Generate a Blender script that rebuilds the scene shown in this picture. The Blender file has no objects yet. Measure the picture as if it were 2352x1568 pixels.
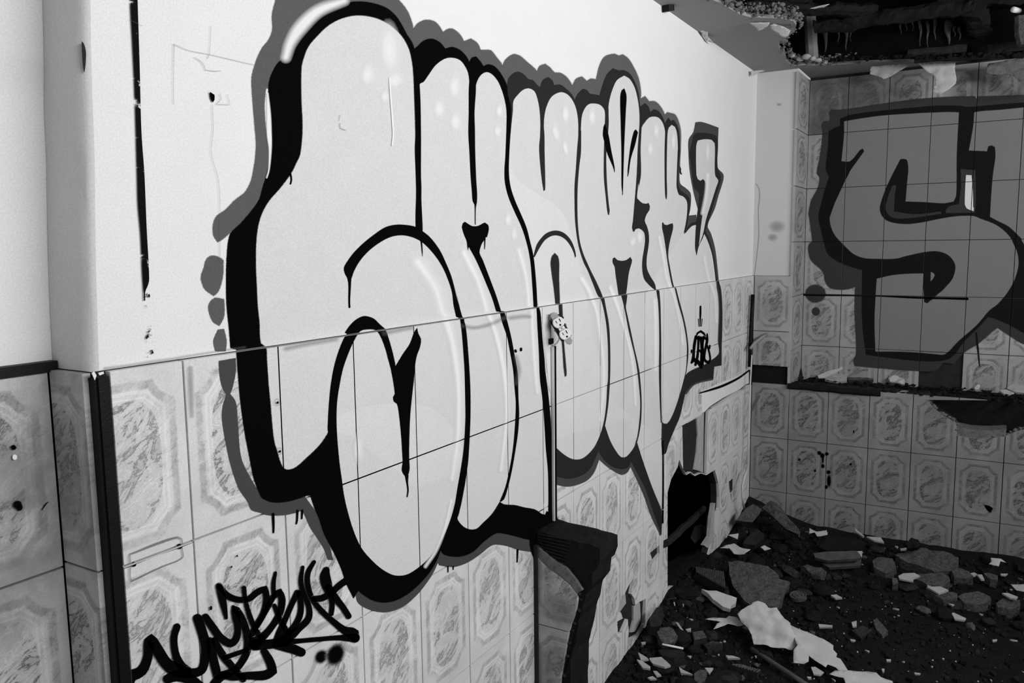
import bpy, bmesh, math, random
from mathutils import Vector, Matrix, noise
from mathutils.geometry import delaunay_2d_cdt, tessellate_polygon
S = bpy.context.scene
COL = S.collection
random.seed(7)

# ------------------------------------------------------------------ camera
FZ = 1.42                                   # height of the dado tiles' upper edge above the floor
FPX = 1844.76                               # focal length in pixels of the 2352 px wide frame
CR = Vector((0.5114594582607057, -0.8592236915658321, -0.011994599100162533))
CD = Vector((-0.10754191066884909, -0.050153963561979834, -0.9929346994584856))
CF = Vector((0.85255144126632, 0.5091357655782314, -0.11805427651597165))
CAM = Vector((-0.824253280, -1.11934595, 0.174776486 + FZ))
cd = bpy.data.cameras.new('camera'); cam = bpy.data.objects.new('camera', cd); COL.objects.link(cam)
cd.sensor_fit = 'HORIZONTAL'; cd.sensor_width = 36.0; cd.lens = FPX / 2352 * 36.0; cd.clip_start = 0.02
cam.matrix_world = Matrix(((CR.x, -CD.x, -CF.x, CAM.x), (CR.y, -CD.y, -CF.y, CAM.y), (CR.z, -CD.z, -CF.z, CAM.z), (0, 0, 0, 1)))
S.camera = cam
# ------------------------------------------------------------------ light
w = bpy.data.worlds.new('overcast_sky'); S.world = w; w.use_nodes = True
bg = w.node_tree.nodes['Background']; bg.inputs[0].default_value = (1, 1, 1, 1); bg.inputs[1].default_value = 0.40
def area(name, loc, target, sx, sy, e):
    l = bpy.data.lights.new(name, 'AREA'); l.shape = 'RECTANGLE'; l.size = sx; l.size_y = sy; l.energy = e
    o = bpy.data.objects.new(name, l); COL.objects.link(o); o.location = loc
    o.rotation_euler = (Vector(target) - Vector(loc)).to_track_quat('-Z', 'Y').to_euler()
    return o
area('unseen_window_light', (1.0, -2.74, 2.28), (1.0, 0.0, 1.9), 3.6, 0.36, 95)  # window assumed out of view; lamp placed and sized for the walls' falloff
S.view_settings.view_transform = 'Standard'; S.view_settings.look = 'None'
S.view_settings.exposure = 0.0; S.view_settings.gamma = 1.0
S.view_settings.use_curve_mapping = False

# ------------------------------------------------------------------ helpers
def ray(px, py): return CR * ((px - 1176) / FPX) + CD * ((py - 784) / FPX) + CF
def at_y(px, py, Y):                        # the point of the wall plane y = Y seen at that pixel of the photograph
    d = ray(px, py); return CAM + d * ((Y - CAM.y) / d.y)
def at_x(px, py, X):
    d = ray(px, py); return CAM + d * ((X - CAM.x) / d.x)
def at_z(px, py, Z):
    d = ray(px, py); return CAM + d * ((Z - CAM.z) / d.z)
def pts(s):
    return [tuple(float(v) for v in q.split(',')) for q in s.split()]
def crop(s, ox, oy, k):
    return [(ox + a[0] * k, oy + a[1] * k) + tuple(v * k for v in a[2:]) for a in pts(s)]
def link(name, me, mat=None, parent=None):
    o = bpy.data.objects.new(name, me); COL.objects.link(o)
    if mat is not None and len(me.materials) == 0:
        for m in (mat if isinstance(mat, (list, tuple)) else [mat]): me.materials.append(m)
    if parent is not None: o.parent = parent
    return o
def mesh(name, vs, fs, smooth=False):
    me = bpy.data.meshes.new(name); me.from_pydata([tuple(v) for v in vs], [], fs); me.update()
    if smooth: me.polygons.foreach_set('use_smooth', [True] * len(me.polygons))
    return me
def frombm(name, bm, smooth=False):
    bmesh.ops.recalc_face_normals(bm, faces=bm.faces)
    me = bpy.data.meshes.new(name); bm.to_mesh(me); bm.free()
    if smooth: me.polygons.foreach_set('use_smooth', [True] * len(me.polygons))
    return me
def empty(name, loc=(0, 0, 0)):
    o = bpy.data.objects.new(name, None); COL.objects.link(o); o.location = loc; o.empty_display_size = .05
    return o
def keep(o, parent):                        # parent without moving
    o.parent = parent; o.matrix_parent_inverse = Matrix.Translation(-parent.location); return o
def tag(o, label, cat, group=None):
    o['label'] = label; o['category'] = cat
    if group: o['group'] = group
    return o
def struct(o): o['kind'] = 'structure'; return o
def box(bm, x0, x1, y0, y1, z0, z1):
    vs = [bm.verts.new((x, y, z)) for x in (x0, x1) for y in (y0, y1) for z in (z0, z1)]
    fs = [bm.faces.new([vs[i] for i in f]) for f in ((0, 1, 3, 2), (4, 6, 7, 5), (0, 4, 5, 1), (2, 3, 7, 6), (0, 2, 6, 4), (1, 5, 7, 3))]
    return fs
def boxme(name, *a):
    bm = bmesh.new(); box(bm, *a); return frombm(name, bm)
def tube(bm, path, rad, n=8):
    rings = []
    for i, p in enumerate(path):
        p = Vector(p); a = Vector(path[max(0, i - 1)]); b = Vector(path[min(len(path) - 1, i + 1)])
        t = (b - a).normalized(); u = t.orthogonal().normalized()
        if i and rings:
            u = (pu - t * pu.dot(t)).normalized()
        pu = u; v = t.cross(u); r = rad[i] if isinstance(rad, (list, tuple)) else rad
        rings.append([bm.verts.new(p + (u * math.cos(2 * math.pi * k / n) + v * math.sin(2 * math.pi * k / n)) * r) for k in range(n)])
    for A, B in zip(rings, rings[1:]):
        for k in range(n): bm.faces.new((A[k], A[(k + 1) % n], B[(k + 1) % n], B[k]))
    bm.faces.new(rings[0][::-1]); bm.faces.new(rings[-1])
def tess(poly, holes=()):                   # indices of triangles over poly + holes (2D)
    loops = [[Vector((p[0], p[1], 0)) for p in poly]] + [[Vector((p[0], p[1], 0)) for p in h] for h in holes]
    flat = [p for l in loops for p in l]
    return flat, [tuple(t) for t in tessellate_polygon(loops)]
def prism(name, poly, place, t0, t1, holes=()):   # 2D outline extruded: place(u, v, t) -> point
    flat, tri = tess(poly, holes)
    n = len(flat); vs = [place(p.x, p.y, t0) for p in flat] + [place(p.x, p.y, t1) for p in flat]
    fs = list(tri) + [tuple(i + n for i in t[::-1]) for t in tri]
    base = 0
    for l in [poly] + list(holes):
        m = len(l)
        for i in range(m):
            a, b = base + i, base + (i + 1) % m; fs.append((a, b, b + n, a + n))
        base += m
    bm = bmesh.new(); bv = [bm.verts.new(v) for v in vs]
    for f in fs:
        if len(set(f)) == len(f):
            try: bm.faces.new([bv[i] for i in f])
            except ValueError: pass
    return frombm(name, bm)
def smooth_poly(p, closed=True, steps=5, corner=50):
    n = len(p); out = []
    def q(i): return p[i % n] if closed else p[max(0, min(n - 1, i))]
    def sharp(i):
        if not closed and (i <= 0 or i >= n - 1): return True
        a, b, c = q(i - 1), q(i), q(i + 1)
        d = math.atan2(c[1] - b[1], c[0] - b[0]) - math.atan2(b[1] - a[1], b[0] - a[0])
        d = abs((d + math.pi) % (2 * math.pi) - math.pi)
        return d > math.radians(corner)
    sh = [sharp(i) for i in range(n)]
    for i in range(n if closed else n - 1):
        j = (i + 1) % n if closed else i + 1
        a, b, c, d = q(i - 1), q(i), q(j), q(j + 1)
        L = math.hypot(c[0] - b[0], c[1] - b[1])
        def tan(u, v, w, s):
            l1 = math.hypot(v[0] - u[0], v[1] - u[1]) + 1e-6; l2 = math.hypot(w[0] - v[0], w[1] - v[1]) + 1e-6
            k = min(L, l1 + l2) / (l1 + l2)
            return [(w[x] - u[x]) * k for x in range(len(v))]
        t1 = [c[x] - b[x] for x in range(len(b))] if sh[i] else tan(a, b, c, i)
        t2 = [c[x] - b[x] for x in range(len(b))] if sh[j] else tan(b, c, d, j)
        k = max(1, min(steps, int(L / 5)))
        for s in range(k):
            t = s / k; h = (2 * t ** 3 - 3 * t * t + 1, t ** 3 - 2 * t * t + t, -2 * t ** 3 + 3 * t * t, t ** 3 - t * t)
            out.append(tuple(h[0] * b[x] + h[1] * t1[x] + h[2] * c[x] + h[3] * t2[x] for x in range(len(b))))
    if not closed: out.append(tuple(p[-1]))
    return out

# ------------------------------------------------------------------ materials
class G:                                    # small node-maths builder
    def __init__(s, mat): s.t = mat.node_tree; s.n = s.t.nodes; s.l = s.t.links
    def node(s, kind, **kw):
        x = s.n.new(kind)
        for k, v in kw.items(): setattr(x, k, v)
        return x
    def put(s, sock, v):
        if isinstance(v, (int, float)):
            sock.default_value = v if sock.type == 'VALUE' else ((v, v, v, 1) if sock.type == 'RGBA' else (v, v, v))
        else: s.l.new(v, sock)
    def m(s, op, a, b=None, c=None, clamp=False):
        x = s.n.new('ShaderNodeMath'); x.operation = op; x.use_clamp = clamp
        for i, v in enumerate((a, b, c)):
            if v is not None: s.put(x.inputs[i], v)
        return x.outputs[0]
    def step(s, v, a, b, lo=0., hi=1.):     # smooth ramp of v from a to b
        x = s.n.new('ShaderNodeMapRange'); x.interpolation_type = 'SMOOTHSTEP'
        s.put(x.inputs[0], v)
        for i, q in enumerate((a, b, lo, hi)): x.inputs[i + 1].default_value = q
        return x.outputs[0]
    def band(s, v, a, b, e): return s.m('MULTIPLY', s.step(v, a - e, a + e), s.step(v, b - e, b + e, 1., 0.))
    def noise(s, scale, detail=4, rough=.55, vec=None, w=None, dist=0):
        x = s.n.new('ShaderNodeTexNoise'); x.inputs['Scale'].default_value = scale; x.inputs['Detail'].default_value = detail
        x.inputs['Roughness'].default_value = rough; x.inputs['Distortion'].default_value = dist
        if w is not None: x.noise_dimensions = '4D'; s.put(x.inputs['W'], w)
        s.l.new(vec if vec is not None else s.pos(), x.inputs['Vector']); return x.outputs['Fac']
    def pos(s):
        if not hasattr(s, '_p'): s._p = s.n.new('ShaderNodeNewGeometry').outputs['Position']
        return s._p
    def mix(s, f, a, b): # scalar lerp
        x = s.n.new('ShaderNodeMix'); x.data_type = 'FLOAT'; s.put(x.inputs[0], f); s.put(x.inputs[2], a); s.put(x.inputs[3], b)
        return x.outputs[0]
def newmat(name):
    m = bpy.data.materials.new(name); m.use_nodes = True; g = G(m); b = g.n['Principled BSDF']
    return m, g, b
def finish(g, b, col, rough=.8, spec=.3, bump=None, strength=.3, dist=.002):
    g.put(b.inputs['Base Color'], col); g.put(b.inputs['Roughness'], rough); b.inputs['Specular IOR Level'].default_value = spec
    if bump is not None:
        x = g.node('ShaderNodeBump'); x.inputs['Strength'].default_value = strength; x.inputs['Distance'].default_value = dist
        g.l.new(bump, x.inputs['Height']); g.l.new(x.outputs[0], b.inputs['Normal'])
def mat(name, v, rough=.85, amt=.3, scale=18., fine=.12, fscale=500., bump=.4, bd=.004, spec=.04):
    m, g, b = newmat(name)
    n = g.noise(scale, 5, .6); f = g.noise(fscale, 2, .6)
    c = g.m('MULTIPLY', v, g.m('ADD', g.m('MULTIPLY_ADD', n, 2 * amt, 1 - amt), g.m('MULTIPLY_ADD', f, 2 * fine, -fine)))
    finish(g, b, c, rough, spec, g.m('ADD', n, g.m('MULTIPLY', f, .3)), bump, bd)
    return m
def mat_plaster(name, v, stain=.10):
    m, g, b = newmat(name)
    big = g.noise(1.1, 3, .5); mid = g.noise(9, 5, .6); fine = g.noise(330, 2, .7)
    k = g.m('ADD', g.m('MULTIPLY_ADD', big, stain, -stain / 2), g.m('MULTIPLY_ADD', mid, .07, -.035))
    k = g.m('ADD', k, g.m('MULTIPLY_ADD', fine, .42, -.21))
    sm = g.step(mid, .68, .80); k = g.m('SUBTRACT', k, g.m('MULTIPLY', sm, .06))
    finish(g, b, g.m('MULTIPLY', v, g.m('ADD', 1., k)), .8, .25, g.m('ADD', mid, g.m('MULTIPLY', fine, .05)), .12, .004)
    return m
def mat_tile(name, base, con, dirt, dirtv=.25, dscale=5.):
    m, g, b = newmat(name)
    uv = g.node('ShaderNodeUVMap'); uv.uv_map = 'UVMap'
    sp = g.node('ShaderNodeSeparateXYZ'); g.l.new(uv.outputs[0], sp.inputs[0])
    x = g.m('MULTIPLY_ADD', sp.outputs[0], 2., -1.); y = g.m('MULTIPLY_ADD', sp.outputs[1], 3., -1.5)
    rnd = g.node('ShaderNodeObjectInfo').outputs['Random']
    wv = g.m('MULTIPLY', rnd, 40.)
    cb = g.node('ShaderNodeCombineXYZ'); g.put(cb.inputs[0], x); g.put(cb.inputs[1], y)
    vec = cb.outputs[0]
    n1 = g.noise(2.4, 5, .65, vec, g.m('MULTIPLY', rnd, 3.)); wob = g.m('MULTIPLY_ADD', n1, .09, -.045)
    ax = g.m('ADD', g.m('ABSOLUTE', x), wob); ay = g.m('ADD', g.m('ABSOLUTE', y), wob)
    d1 = g.m('MAXIMUM', g.m('SUBTRACT', ax, .84), g.m('SUBTRACT', ay, 1.30))
    cx = g.m('SUBTRACT', ax, 1.); cy = g.m('SUBTRACT', ay, 1.5)
    dc = g.m('SUBTRACT', .58, g.m('SQRT', g.m('ADD', g.m('MULTIPLY', cx, cx), g.m('MULTIPLY', cy, cy))))
    d1 = g.m('MAXIMUM', d1, dc)
    band1 = g.m('MULTIPLY', g.band(d1, -.155, -.03, .025), g.step(n1, .36, .56, .25, 1.))
    oct_ = g.m('MAXIMUM', g.m('MAXIMUM', g.m('SUBTRACT', ax, .63), g.m('SUBTRACT', ay, 1.12)), g.m('SUBTRACT', g.m('MULTIPLY', g.m('ADD', ax, ay), .7071), 1.03))
    frame = g.m('ADD', g.band(oct_, -.05, .0, .012), g.band(oct_, -.13, -.10, .012))
    ov = g.m('ADD', g.m('POWER', g.m('DIVIDE', g.m('ABSOLUTE', x), .53), 2.6), g.m('POWER', g.m('DIVIDE', g.m('ABSOLUTE', y), 1.0), 2.6))
    oval = g.step(ov, .93, 1.02, 1., 0.)
    cb2 = g.node('ShaderNodeCombineXYZ'); g.put(cb2.inputs[0], g.m('MULTIPLY_ADD', x, -.75, g.m('MULTIPLY', y, 1.1))); g.put(cb2.inputs[1], g.m('MULTIPLY', g.m('ADD', x, g.m('MULTIPLY', y, .4)), .55))
    vein = g.noise(2.1, 6, .68, cb2.outputs[0], g.m('MULTIPLY', rnd, 2.), 1.1)
    dark = g.step(vein, .47, .66); ridge = g.band(vein, .535, .575, .018); lite = g.band(vein, .43, .46, .012)
    marb = g.m('ADD', g.m('MULTIPLY', dark, .20), g.m('SUBTRACT', g.m('MULTIPLY', ridge, .34), g.m('MULTIPLY', lite, .20)))
    v = g.m('MULTIPLY', band1, g.m('MULTIPLY_ADD', n1, .40, .16))
    v = g.m('ADD', v, g.m('MULTIPLY', oval, g.m('ADD', marb, .17)))
    v = g.m('ADD', v, g.m('MULTIPLY', g.m('MULTIPLY', ridge, .20), g.step(d1, -.03, 0., 1., .3)))
    v = g.m('SUBTRACT', v, g.m('MULTIPLY', frame, .13))
    v = g.m('MULTIPLY', v, con)
    fine = g.noise(330, 2, .7); k = g.m('ADD', g.m('SUBTRACT', 1., v), g.m('MULTIPLY_ADD', fine, .5, -.25))
    k = g.m('ADD', k, g.m('MULTIPLY_ADD', rnd, .08, -.04))
    col = g.m('MULTIPLY', base, k)
    dn = g.noise(dscale, 6, .62); dm = g.m('MULTIPLY', g.step(dn, .38, .66), dirt)
    col = g.mix(dm, col, g.m('MULTIPLY', base, dirtv))
    rel = g.m('SUBTRACT', g.m('MULTIPLY', frame, .8), g.m('MULTIPLY', band1, .5))
    finish(g, b, col, .5, .25, rel, .25, .0015)
    return m
def mat_paint(name, v, grain=.1, rough=.6, alpha=1., spec=.05, worn=0., soft=False):
    m, g, b = newmat(name)
    at = g.node('ShaderNodeAttribute'); at.attribute_name = 'a'
    f = g.noise(330, 2, .7); n = g.noise(14, 4, .6); sp = g.noise(900, 1, .5)
    c = g.m('MULTIPLY', v, g.m('ADD', 1., g.m('ADD', g.m('MULTIPLY_ADD', f, 2 * grain, -grain), g.m('MULTIPLY_ADD', n, .10, -.05))))
    finish(g, b, c, rough, spec)
    a = g.m('ADD', at.outputs['Fac'], g.m('MULTIPLY', g.m('SUBTRACT', sp, .5), g.m('MULTIPLY', g.m('SUBTRACT', 1., at.outputs['Fac']), 1.1)))
    a = g.step(a, .12, .80, 0., alpha) if not soft else g.m('MULTIPLY', at.outputs['Fac'], alpha)
    if worn: a = g.m('MULTIPLY', a, g.step(g.noise(55, 5, .7), .5 - worn, .56 - worn))
    tr = g.node('ShaderNodeBsdfTransparent'); mx = g.node('ShaderNodeMixShader')
    g.l.new(a, mx.inputs[0]); g.l.new(tr.outputs[0], mx.inputs[1]); g.l.new(b.outputs[0], mx.inputs[2])
    g.l.new(mx.outputs[0], g.n['Material Output'].inputs[0])
    return m
M = {}
M['plaster'] = mat_plaster('white_wall_plaster', .80)
M['plaster_return'] = mat_plaster('return_plaster', .62, .3)  # darker, blotchier plaster tone for the return face
M['plaster_column'] = mat_plaster('column_plaster', .60, .15)
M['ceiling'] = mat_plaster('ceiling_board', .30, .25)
M['mortar'] = mat('old_mortar', .03, amt=.5, scale=25, bump=.9)
M['grout'] = mat('dark_grout', .02, amt=.4, scale=40)
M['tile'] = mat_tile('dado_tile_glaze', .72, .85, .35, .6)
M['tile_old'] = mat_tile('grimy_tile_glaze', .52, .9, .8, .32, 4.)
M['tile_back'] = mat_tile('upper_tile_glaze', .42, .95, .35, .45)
M['tile_top'] = mat_tile('top_row_tile_glaze', .36, .9, .85, .22, 3.)  # darker glaze with heavier blotches for the niche's top row
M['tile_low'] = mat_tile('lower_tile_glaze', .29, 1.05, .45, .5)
M['black_trim'] = mat('black_plastic', .005, .5, .2, spec=.15)
M['soot'] = mat('sooty_timber', .014, amt=.6, scale=30, bump=1.)
M['dark'] = mat('black_void_shade', .004, amt=.5)  # near-black stands in for shade in cavities, ceiling void and socket slots
M['crumb'] = mat('crumbling_plaster', .16, amt=.7, scale=60, bump=1.)
M['white'] = mat('torn_paper', .50, amt=.22, scale=16, fine=.2, bump=.4)
M['grit'] = mat('black_grit', .014, amt=.7, scale=60, fine=.6)
M['pipe'] = mat('grey_pipe', .22, .8, .3)
M['shard'] = mat('pale_tile_biscuit', .40, amt=.3, scale=30)
M['concrete'] = mat('rubble_concrete', .085, amt=.8, scale=60, fine=.9, fscale=210, bump=1., bd=.008)
M['brick'] = mat('hollow_brick_clay', .026, amt=.5, scale=45, fine=.3, bump=.8)
M['wood'] = mat('weathered_wood', .08, amt=.5, scale=30)
M['earth'] = mat('black_dirt', .010, amt=.8, scale=14, fine=.8, fscale=170, bump=1., bd=.02, spec=.1)
M['metal'] = mat('scuffed_metal', .30, .45, .3, 40, spec=.5)
M['bright'] = mat('off_white_plastic', .80, .4, .06, spec=.4)
M['cable'] = mat('white_cable', .60, .5, .15)
P = {}
P['fill'] = mat_paint('silver_fill_paint', .82, .22, .5, .82, .2)
P['halo'] = mat_paint('grey_spray_paint', .105, .30)
P['halo_low'] = mat_paint('grey_roller_paint', .062, .25)
P['black'] = mat_paint('black_spray_paint', .002, .3, .8, 1., .02)
P['charcoal'] = mat_paint('charcoal_spray_paint', .022, .35)
P['white'] = mat_paint('white_spray_paint', .86, .05, .6, .95)
P['mist'] = mat_paint('white_paint_mist', .95, .05, .6, .85, soft=True)
P['worn'] = mat_paint('flaking_black_paint', .004, .2, .5, 1., .02, .17)
P['flaked'] = mat_paint('flaked_black_paint', .004, .2, .5, 1., .02, -.06)
P['sfill'] = mat_paint('dull_silver_paint', .23, .32, .6, .96)
P['shalo'] = mat_paint('dark_grey_halo_paint', .050, .3, .6, .93)
P['sblack'] = mat_paint('thin_black_paint', .010, .3)
P['crack'] = mat_paint('crack_shade', .12, .3, .9, .38)  # shade inside cracks put into a dark line colour; also draws anchor rims
P['smudge'] = mat_paint('soft_smudge', .12, .3, .9, .32, soft=True)
P['stain'] = mat_paint('brown_damp_stain', .16, .3, .9, .62)
# ------------------------------------------------------------------ room shell
ZC = FZ + 1.065                             # ceiling height
XB, XN = 3.612, 3.912                       # plaster plane of the back wall's lower part, back of the niche above it
YC = -.213                                  # width of the plastered column in the corner
def xz(u, v, t): return (u, t, v)
def yz(u, v, t): return (t, u, v)
def join(name, parts):
    bm = bmesh.new()
    for me, idx in parts:
        n = len(bm.faces); bm.from_mesh(me); bm.faces.ensure_lookup_table()
        for f in bm.faces[n:]: f.material_index = idx
        bpy.data.meshes.remove(me)
    out = bpy.data.meshes.new(name); bm.to_mesh(out); bm.free(); return out
def wy(s, Y=0.): return [(at_y(x, y, Y).x, at_y(x, y, Y).z) for x, y in pts(s)]
def wx(s, X): return [(at_x(x, y, X).y, at_x(x, y, X).z) for x, y in pts(s)]
HOLE = wy("1527,1130 1535,1100 1550,1072 1554,1054 1561,1072 1570,1090 1580,1084 1590,1092 1604,1086 1617,1090 1636,1078 1640,1092 1645,1110 1646,1140 1645,1165 1637,1190 1633,1230 1626,1262 1618,1290 1600,1318 1560,1335 1527,1348")
BARE = wy("1606,898 1640,882 1680,866 1722,848 1722,882 1712,884 1703,893 1691,897 1660,916 1632,934 1621,945 1619,990 1617,1088 1604,1084 1590,1090 1580,1082 1570,1088 1563,1076 1561,978 1606,952")
SOCK = wy("1253,722 1256,718 1262,717 1272,730 1276,748 1276,780 1270,789 1260,795 1254,790")
SQ = wy("1487,1268 1508,1250 1509,1270 1493,1290")
SLOT = wy("1669,1105 1683,1093 1682,1125 1676,1133 1677,1146 1672,1140")
CHIP = wy("1449,1324 1436,1345 1428,1362 1420,1367 1412,1403 1419,1404 1424,1418 1411,1425 1412,1453 1422,1450 1435,1420 1438,1450 1436,1468 1460,1455 1474,1430 1477,1372 1453,1387 1450,1372 1443,1362 1447,1340")
W1HOLES = [HOLE, SOCK]
XL = -.146
def LEAN(z): return .052 * max(0., z - FZ)     # the corner leans a little above the dado
upper = prism('u', [(XL + .008, FZ), (XB + .3, FZ), (XB + .3, ZC + .002), (XL + .008 + LEAN(ZC), ZC + .002)], xz, 0, .1)
lower = prism('l', [(XL, 0), (XB + .3, 0), (XB + .3, FZ), (XL, FZ)], xz, 0, .03, W1HOLES)
wall_left = struct(link('wall_left', join('wall_left', [(upper, 0), (lower, 1)]), [M['plaster'], M['mortar']]))
cav = bmesh.new(); box(cav, 2.15, 3.3, .03, .5, .0, .75)
for f in [f for f in cav.faces if all(abs(v.co.y - .03) < 1e-5 for v in f.verts)]: cav.faces.remove(f)
cavo = struct(link('wall_cavity', frombm('wall_cavity', cav), M['dark']))
bm = bmesh.new(); box(bm, 1.2, 1.32, .05, .06, FZ - .2, FZ - .02)
link('box_back', frombm('box_back', bm), M['dark'], wall_left)
# recessed stretch of wall beyond the outside corner on the left
YR = .1
ru = boxme('r', -2.6, XL + .07, YR, YR + .1, FZ, ZC); rl = boxme('r2', -2.6, XL, YR, YR + .1, 0, FZ)
wall_recess = struct(link('wall_recess', join('wall_recess', [(ru, 0), (rl, 1)]), [M['plaster'], M['grout']]))
ru = boxme('r', XL + .012, XL + .06, .0, YR, FZ, ZC + .35); 
def wobble(me, amp, sc, axes=(1, 1, 1)):
    for v in me.vertices:
        n = noise.noise_vector(v.co * sc); v.co += Vector((n.x * axes[0], n.y * axes[1], n.z * axes[2])) * amp
bm = bmesh.new()                            # plaster of the return, a little wavy
N = 14
g0 = [[bm.verts.new((XL + .004 * noise.noise(Vector((j * .9, i * .6, 3))) + (.012 if j < 0 else 0) + LEAN(FZ + (ZC + .003 - FZ) * i / N), YR * max(j, 0) / 4 - .0006 - (.0003 if j < 0 else 0), FZ + (ZC + .003 - FZ) * i / N)) for j in range(-1, 5)] for i in range(N + 1)]
for i in range(N):
    for j in range(5): bm.faces.new((g0[i][j], g0[i][j + 1], g0[i + 1][j + 1], g0[i + 1][j]))
wr = frombm('wall_return', bm, True); bpy.data.meshes.remove(ru)
rl = boxme('r2', XL + .001, XL + .05, .0005, YR, 0, FZ)
wall_return = struct(link('wall_return', join('wall_return', [(wr, 0), (rl, 1)]), [M['plaster_return'], M['grout']]))
# back wall: lower breast, niche above its ledge, plastered column in the corner
LEDGE = FZ - .586
NOTCH = wx("2131,918 2140,932 2149,941 2171,957 2196,971 2199,1000 2227,1006 2265,1008 2307,1002 2330,992 2352,986 2420,968 2420,920", 3.6)
zt = LEDGE
outer = [(.0, 0), (.0, zt), (NOTCH[0][0], zt)] + [(u, v) for u, v in NOTCH[1:-1]] + [(NOTCH[-1][0], zt), (-2.4, zt), (-2.4, 0)]
lowb = prism('wb', outer, yz, XB, XB + .12)
back_core = boxme('wc', XB + .12, XN + .1, -2.4, 0, 0, LEDGE - .012)
nich = boxme('wn', XN, XN + .1, -2.4, YC, LEDGE - .012, ZC + .35)
col1 = boxme('wcol', XB, XN + .1, YC + .012, 0, FZ, ZC)
col2 = boxme('wcol2', XB, XN + .1, YC + .012, 0, FZ - .49, FZ)
col3 = boxme('wcol3', XB + .008, XN + .1, YC + .012, 0, LEDGE, FZ - .49)
wall_back = struct(link('wall_back', join('wall_back', [(lowb, 1), (back_core, 2), (nich, 1), (col1, 0), (col2, 1), (col3, 2)]), [M['plaster_column'], M['mortar'], M['soot']]))

wr_ = prism('wr', [(-1.4, 0), (4.1, 0), (4.1, ZC + .45), (-1.4, ZC + .45)], xz, -2.95, -2.8, [[(-.85, 2.08), (2.85, 2.08), (2.85, 2.47), (-.85, 2.47)]])  # unseen wall with slot opening, added to hold back sky light and shape falloff
wall_right_unseen = struct(link('wall_right_unseen', wr_, M['plaster_column']))

# ------------------------------------------------------------------ tiles, one object each
TH, TG = .012, .0015
def tile_mesh(name, wd, ht, u0=0., v0=0., uw=.2, vh=.3):
    b = .0006; g = TG; bm = bmesh.new()
    def r(i, y): return [bm.verts.new((x, y, z)) for x, z in ((g + i, g + i), (wd - g - i, g + i), (wd - g - i, ht - g - i), (g + i, ht - g - i))]
    A, B, C = r(0, 0), r(0, -TH + .0016), r(b, -TH)
    bm.faces.new(C); bm.faces.new(A[::-1])
    for P0, P1 in ((A, B), (B, C)):
        for k in range(4): bm.faces.new((P0[k], P0[(k + 1) % 4], P1[(k + 1) % 4], P1[k]))
    bmesh.ops.recalc_face_normals(bm, faces=bm.faces)
    uvl = bm.loops.layers.uv.new('UVMap')
    for f in bm.faces:
        for l in f.loops: l[uvl].uv = ((l.vert.co.x + u0) / uw, (l.vert.co.z + v0) / vh)
    me = bpy.data.meshes.new(name); bm.to_mesh(me); bm.free(); return me
DG = bpy.context.evaluated_depsgraph_get
def cut(o, cutters):
    cs = []
    for me in cutters:
        c = bpy.data.objects.new('cutter', me); COL.objects.link(c); cs.append(c)
        md = o.modifiers.new('b', 'BOOLEAN'); md.operation = 'DIFFERENCE'; md.solver = 'EXACT'; md.object = c
    dg = bpy.context.evaluated_depsgraph_get(); dg.update()
    me = bpy.data.meshes.new_from_object(o.evaluated_get(dg)); old = o.data
    o.modifiers.clear(); o.data = me; me.name = 'tile_broken'
    for c in cs: bpy.data.objects.remove(c)
    return len(me.polygons)
def bbox(p): return min(a for a, _ in p), max(a for a, _ in p), min(b for _, b in p), max(b for _, b in p)
def hits(p, x0, x1, z0, z1):
    a, b, c, d = bbox(p); return a < x1 and b > x0 and c < z1 and d > z0
cache = {}
def tile(parent, mt, loc, rot, wd=.2, ht=.3, u0=0., v0=0., uw=.2, vh=.3):
    key = (round(wd, 4), round(ht, 4), round(u0, 4), round(v0, 4), vh, mt.name)
    if key not in cache:
        cache[key] = tile_mesh('tile', wd, ht, u0, v0, uw, vh); cache[key].materials.append(mt)
    o = bpy.data.objects.new('tile', cache[key]); COL.objects.link(o); o.parent = parent
    o.location = (loc[0], loc[1], loc[2]); o.rotation_euler = (random.uniform(-.0012, .0012), 0, rot + random.uniform(-.002, .002))
    return o
CELLS1 = []
CUT1 = [HOLE, BARE, SOCK, SQ, SLOT, CHIP]
cutme = {i: prism('cut', p, xz, -.05, .05) for i, p in enumerate(CUT1)}
STUBX, STUBE = 1.155, .125
for k in range(-1, 18):
    for j in range(5):
        x0, wd, u0 = (k * .2, .2, 0.) if k >= 0 else (-.126, .126, .074)
        z0, ht, v0 = (FZ - .3 * (j + 1), .3, 0.) if j < 4 else (0., .22, .08)
        if k == 17: wd = .2
        CELLS1.append((x0 + TG, x0 + wd - TG, z0 + TG, z0 + ht - TG))
        if j == 4 and k < 6: continue
        o = tile(wall_left, M['tile'], (x0, 0, z0), 0, wd, ht, u0, v0)
        cs = [cutme[i].copy() for i, p in enumerate(CUT1) if hits(p, x0, x0 + wd, z0, z0 + ht)]
        if cs and cut(o, cs) == 0: bpy.data.objects.remove(o)
for j in range(5):                          # recessed wall and its return
    z0, ht, v0 = (FZ - .308 * (j + 1) , .308, 0.) if j < 4 else (0., .18, .12)
    for k in range(6):
        tile(wall_recess, M['tile_old'], (XL - TH - .2 * (k + 1), YR, z0), 0, .2, ht, 0, v0, .2, .308)
    z1, ht1, v1 = (FZ - .3 * (j + 1) , .3, 0.) if j < 4 else (0., .22, .08)
    tile(wall_return, M['tile_old'], (XL, YR - TH, z1), -math.pi / 2, YR - TH, ht1, 0.09, v1, .2, .3)
CELLS2 = []
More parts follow.
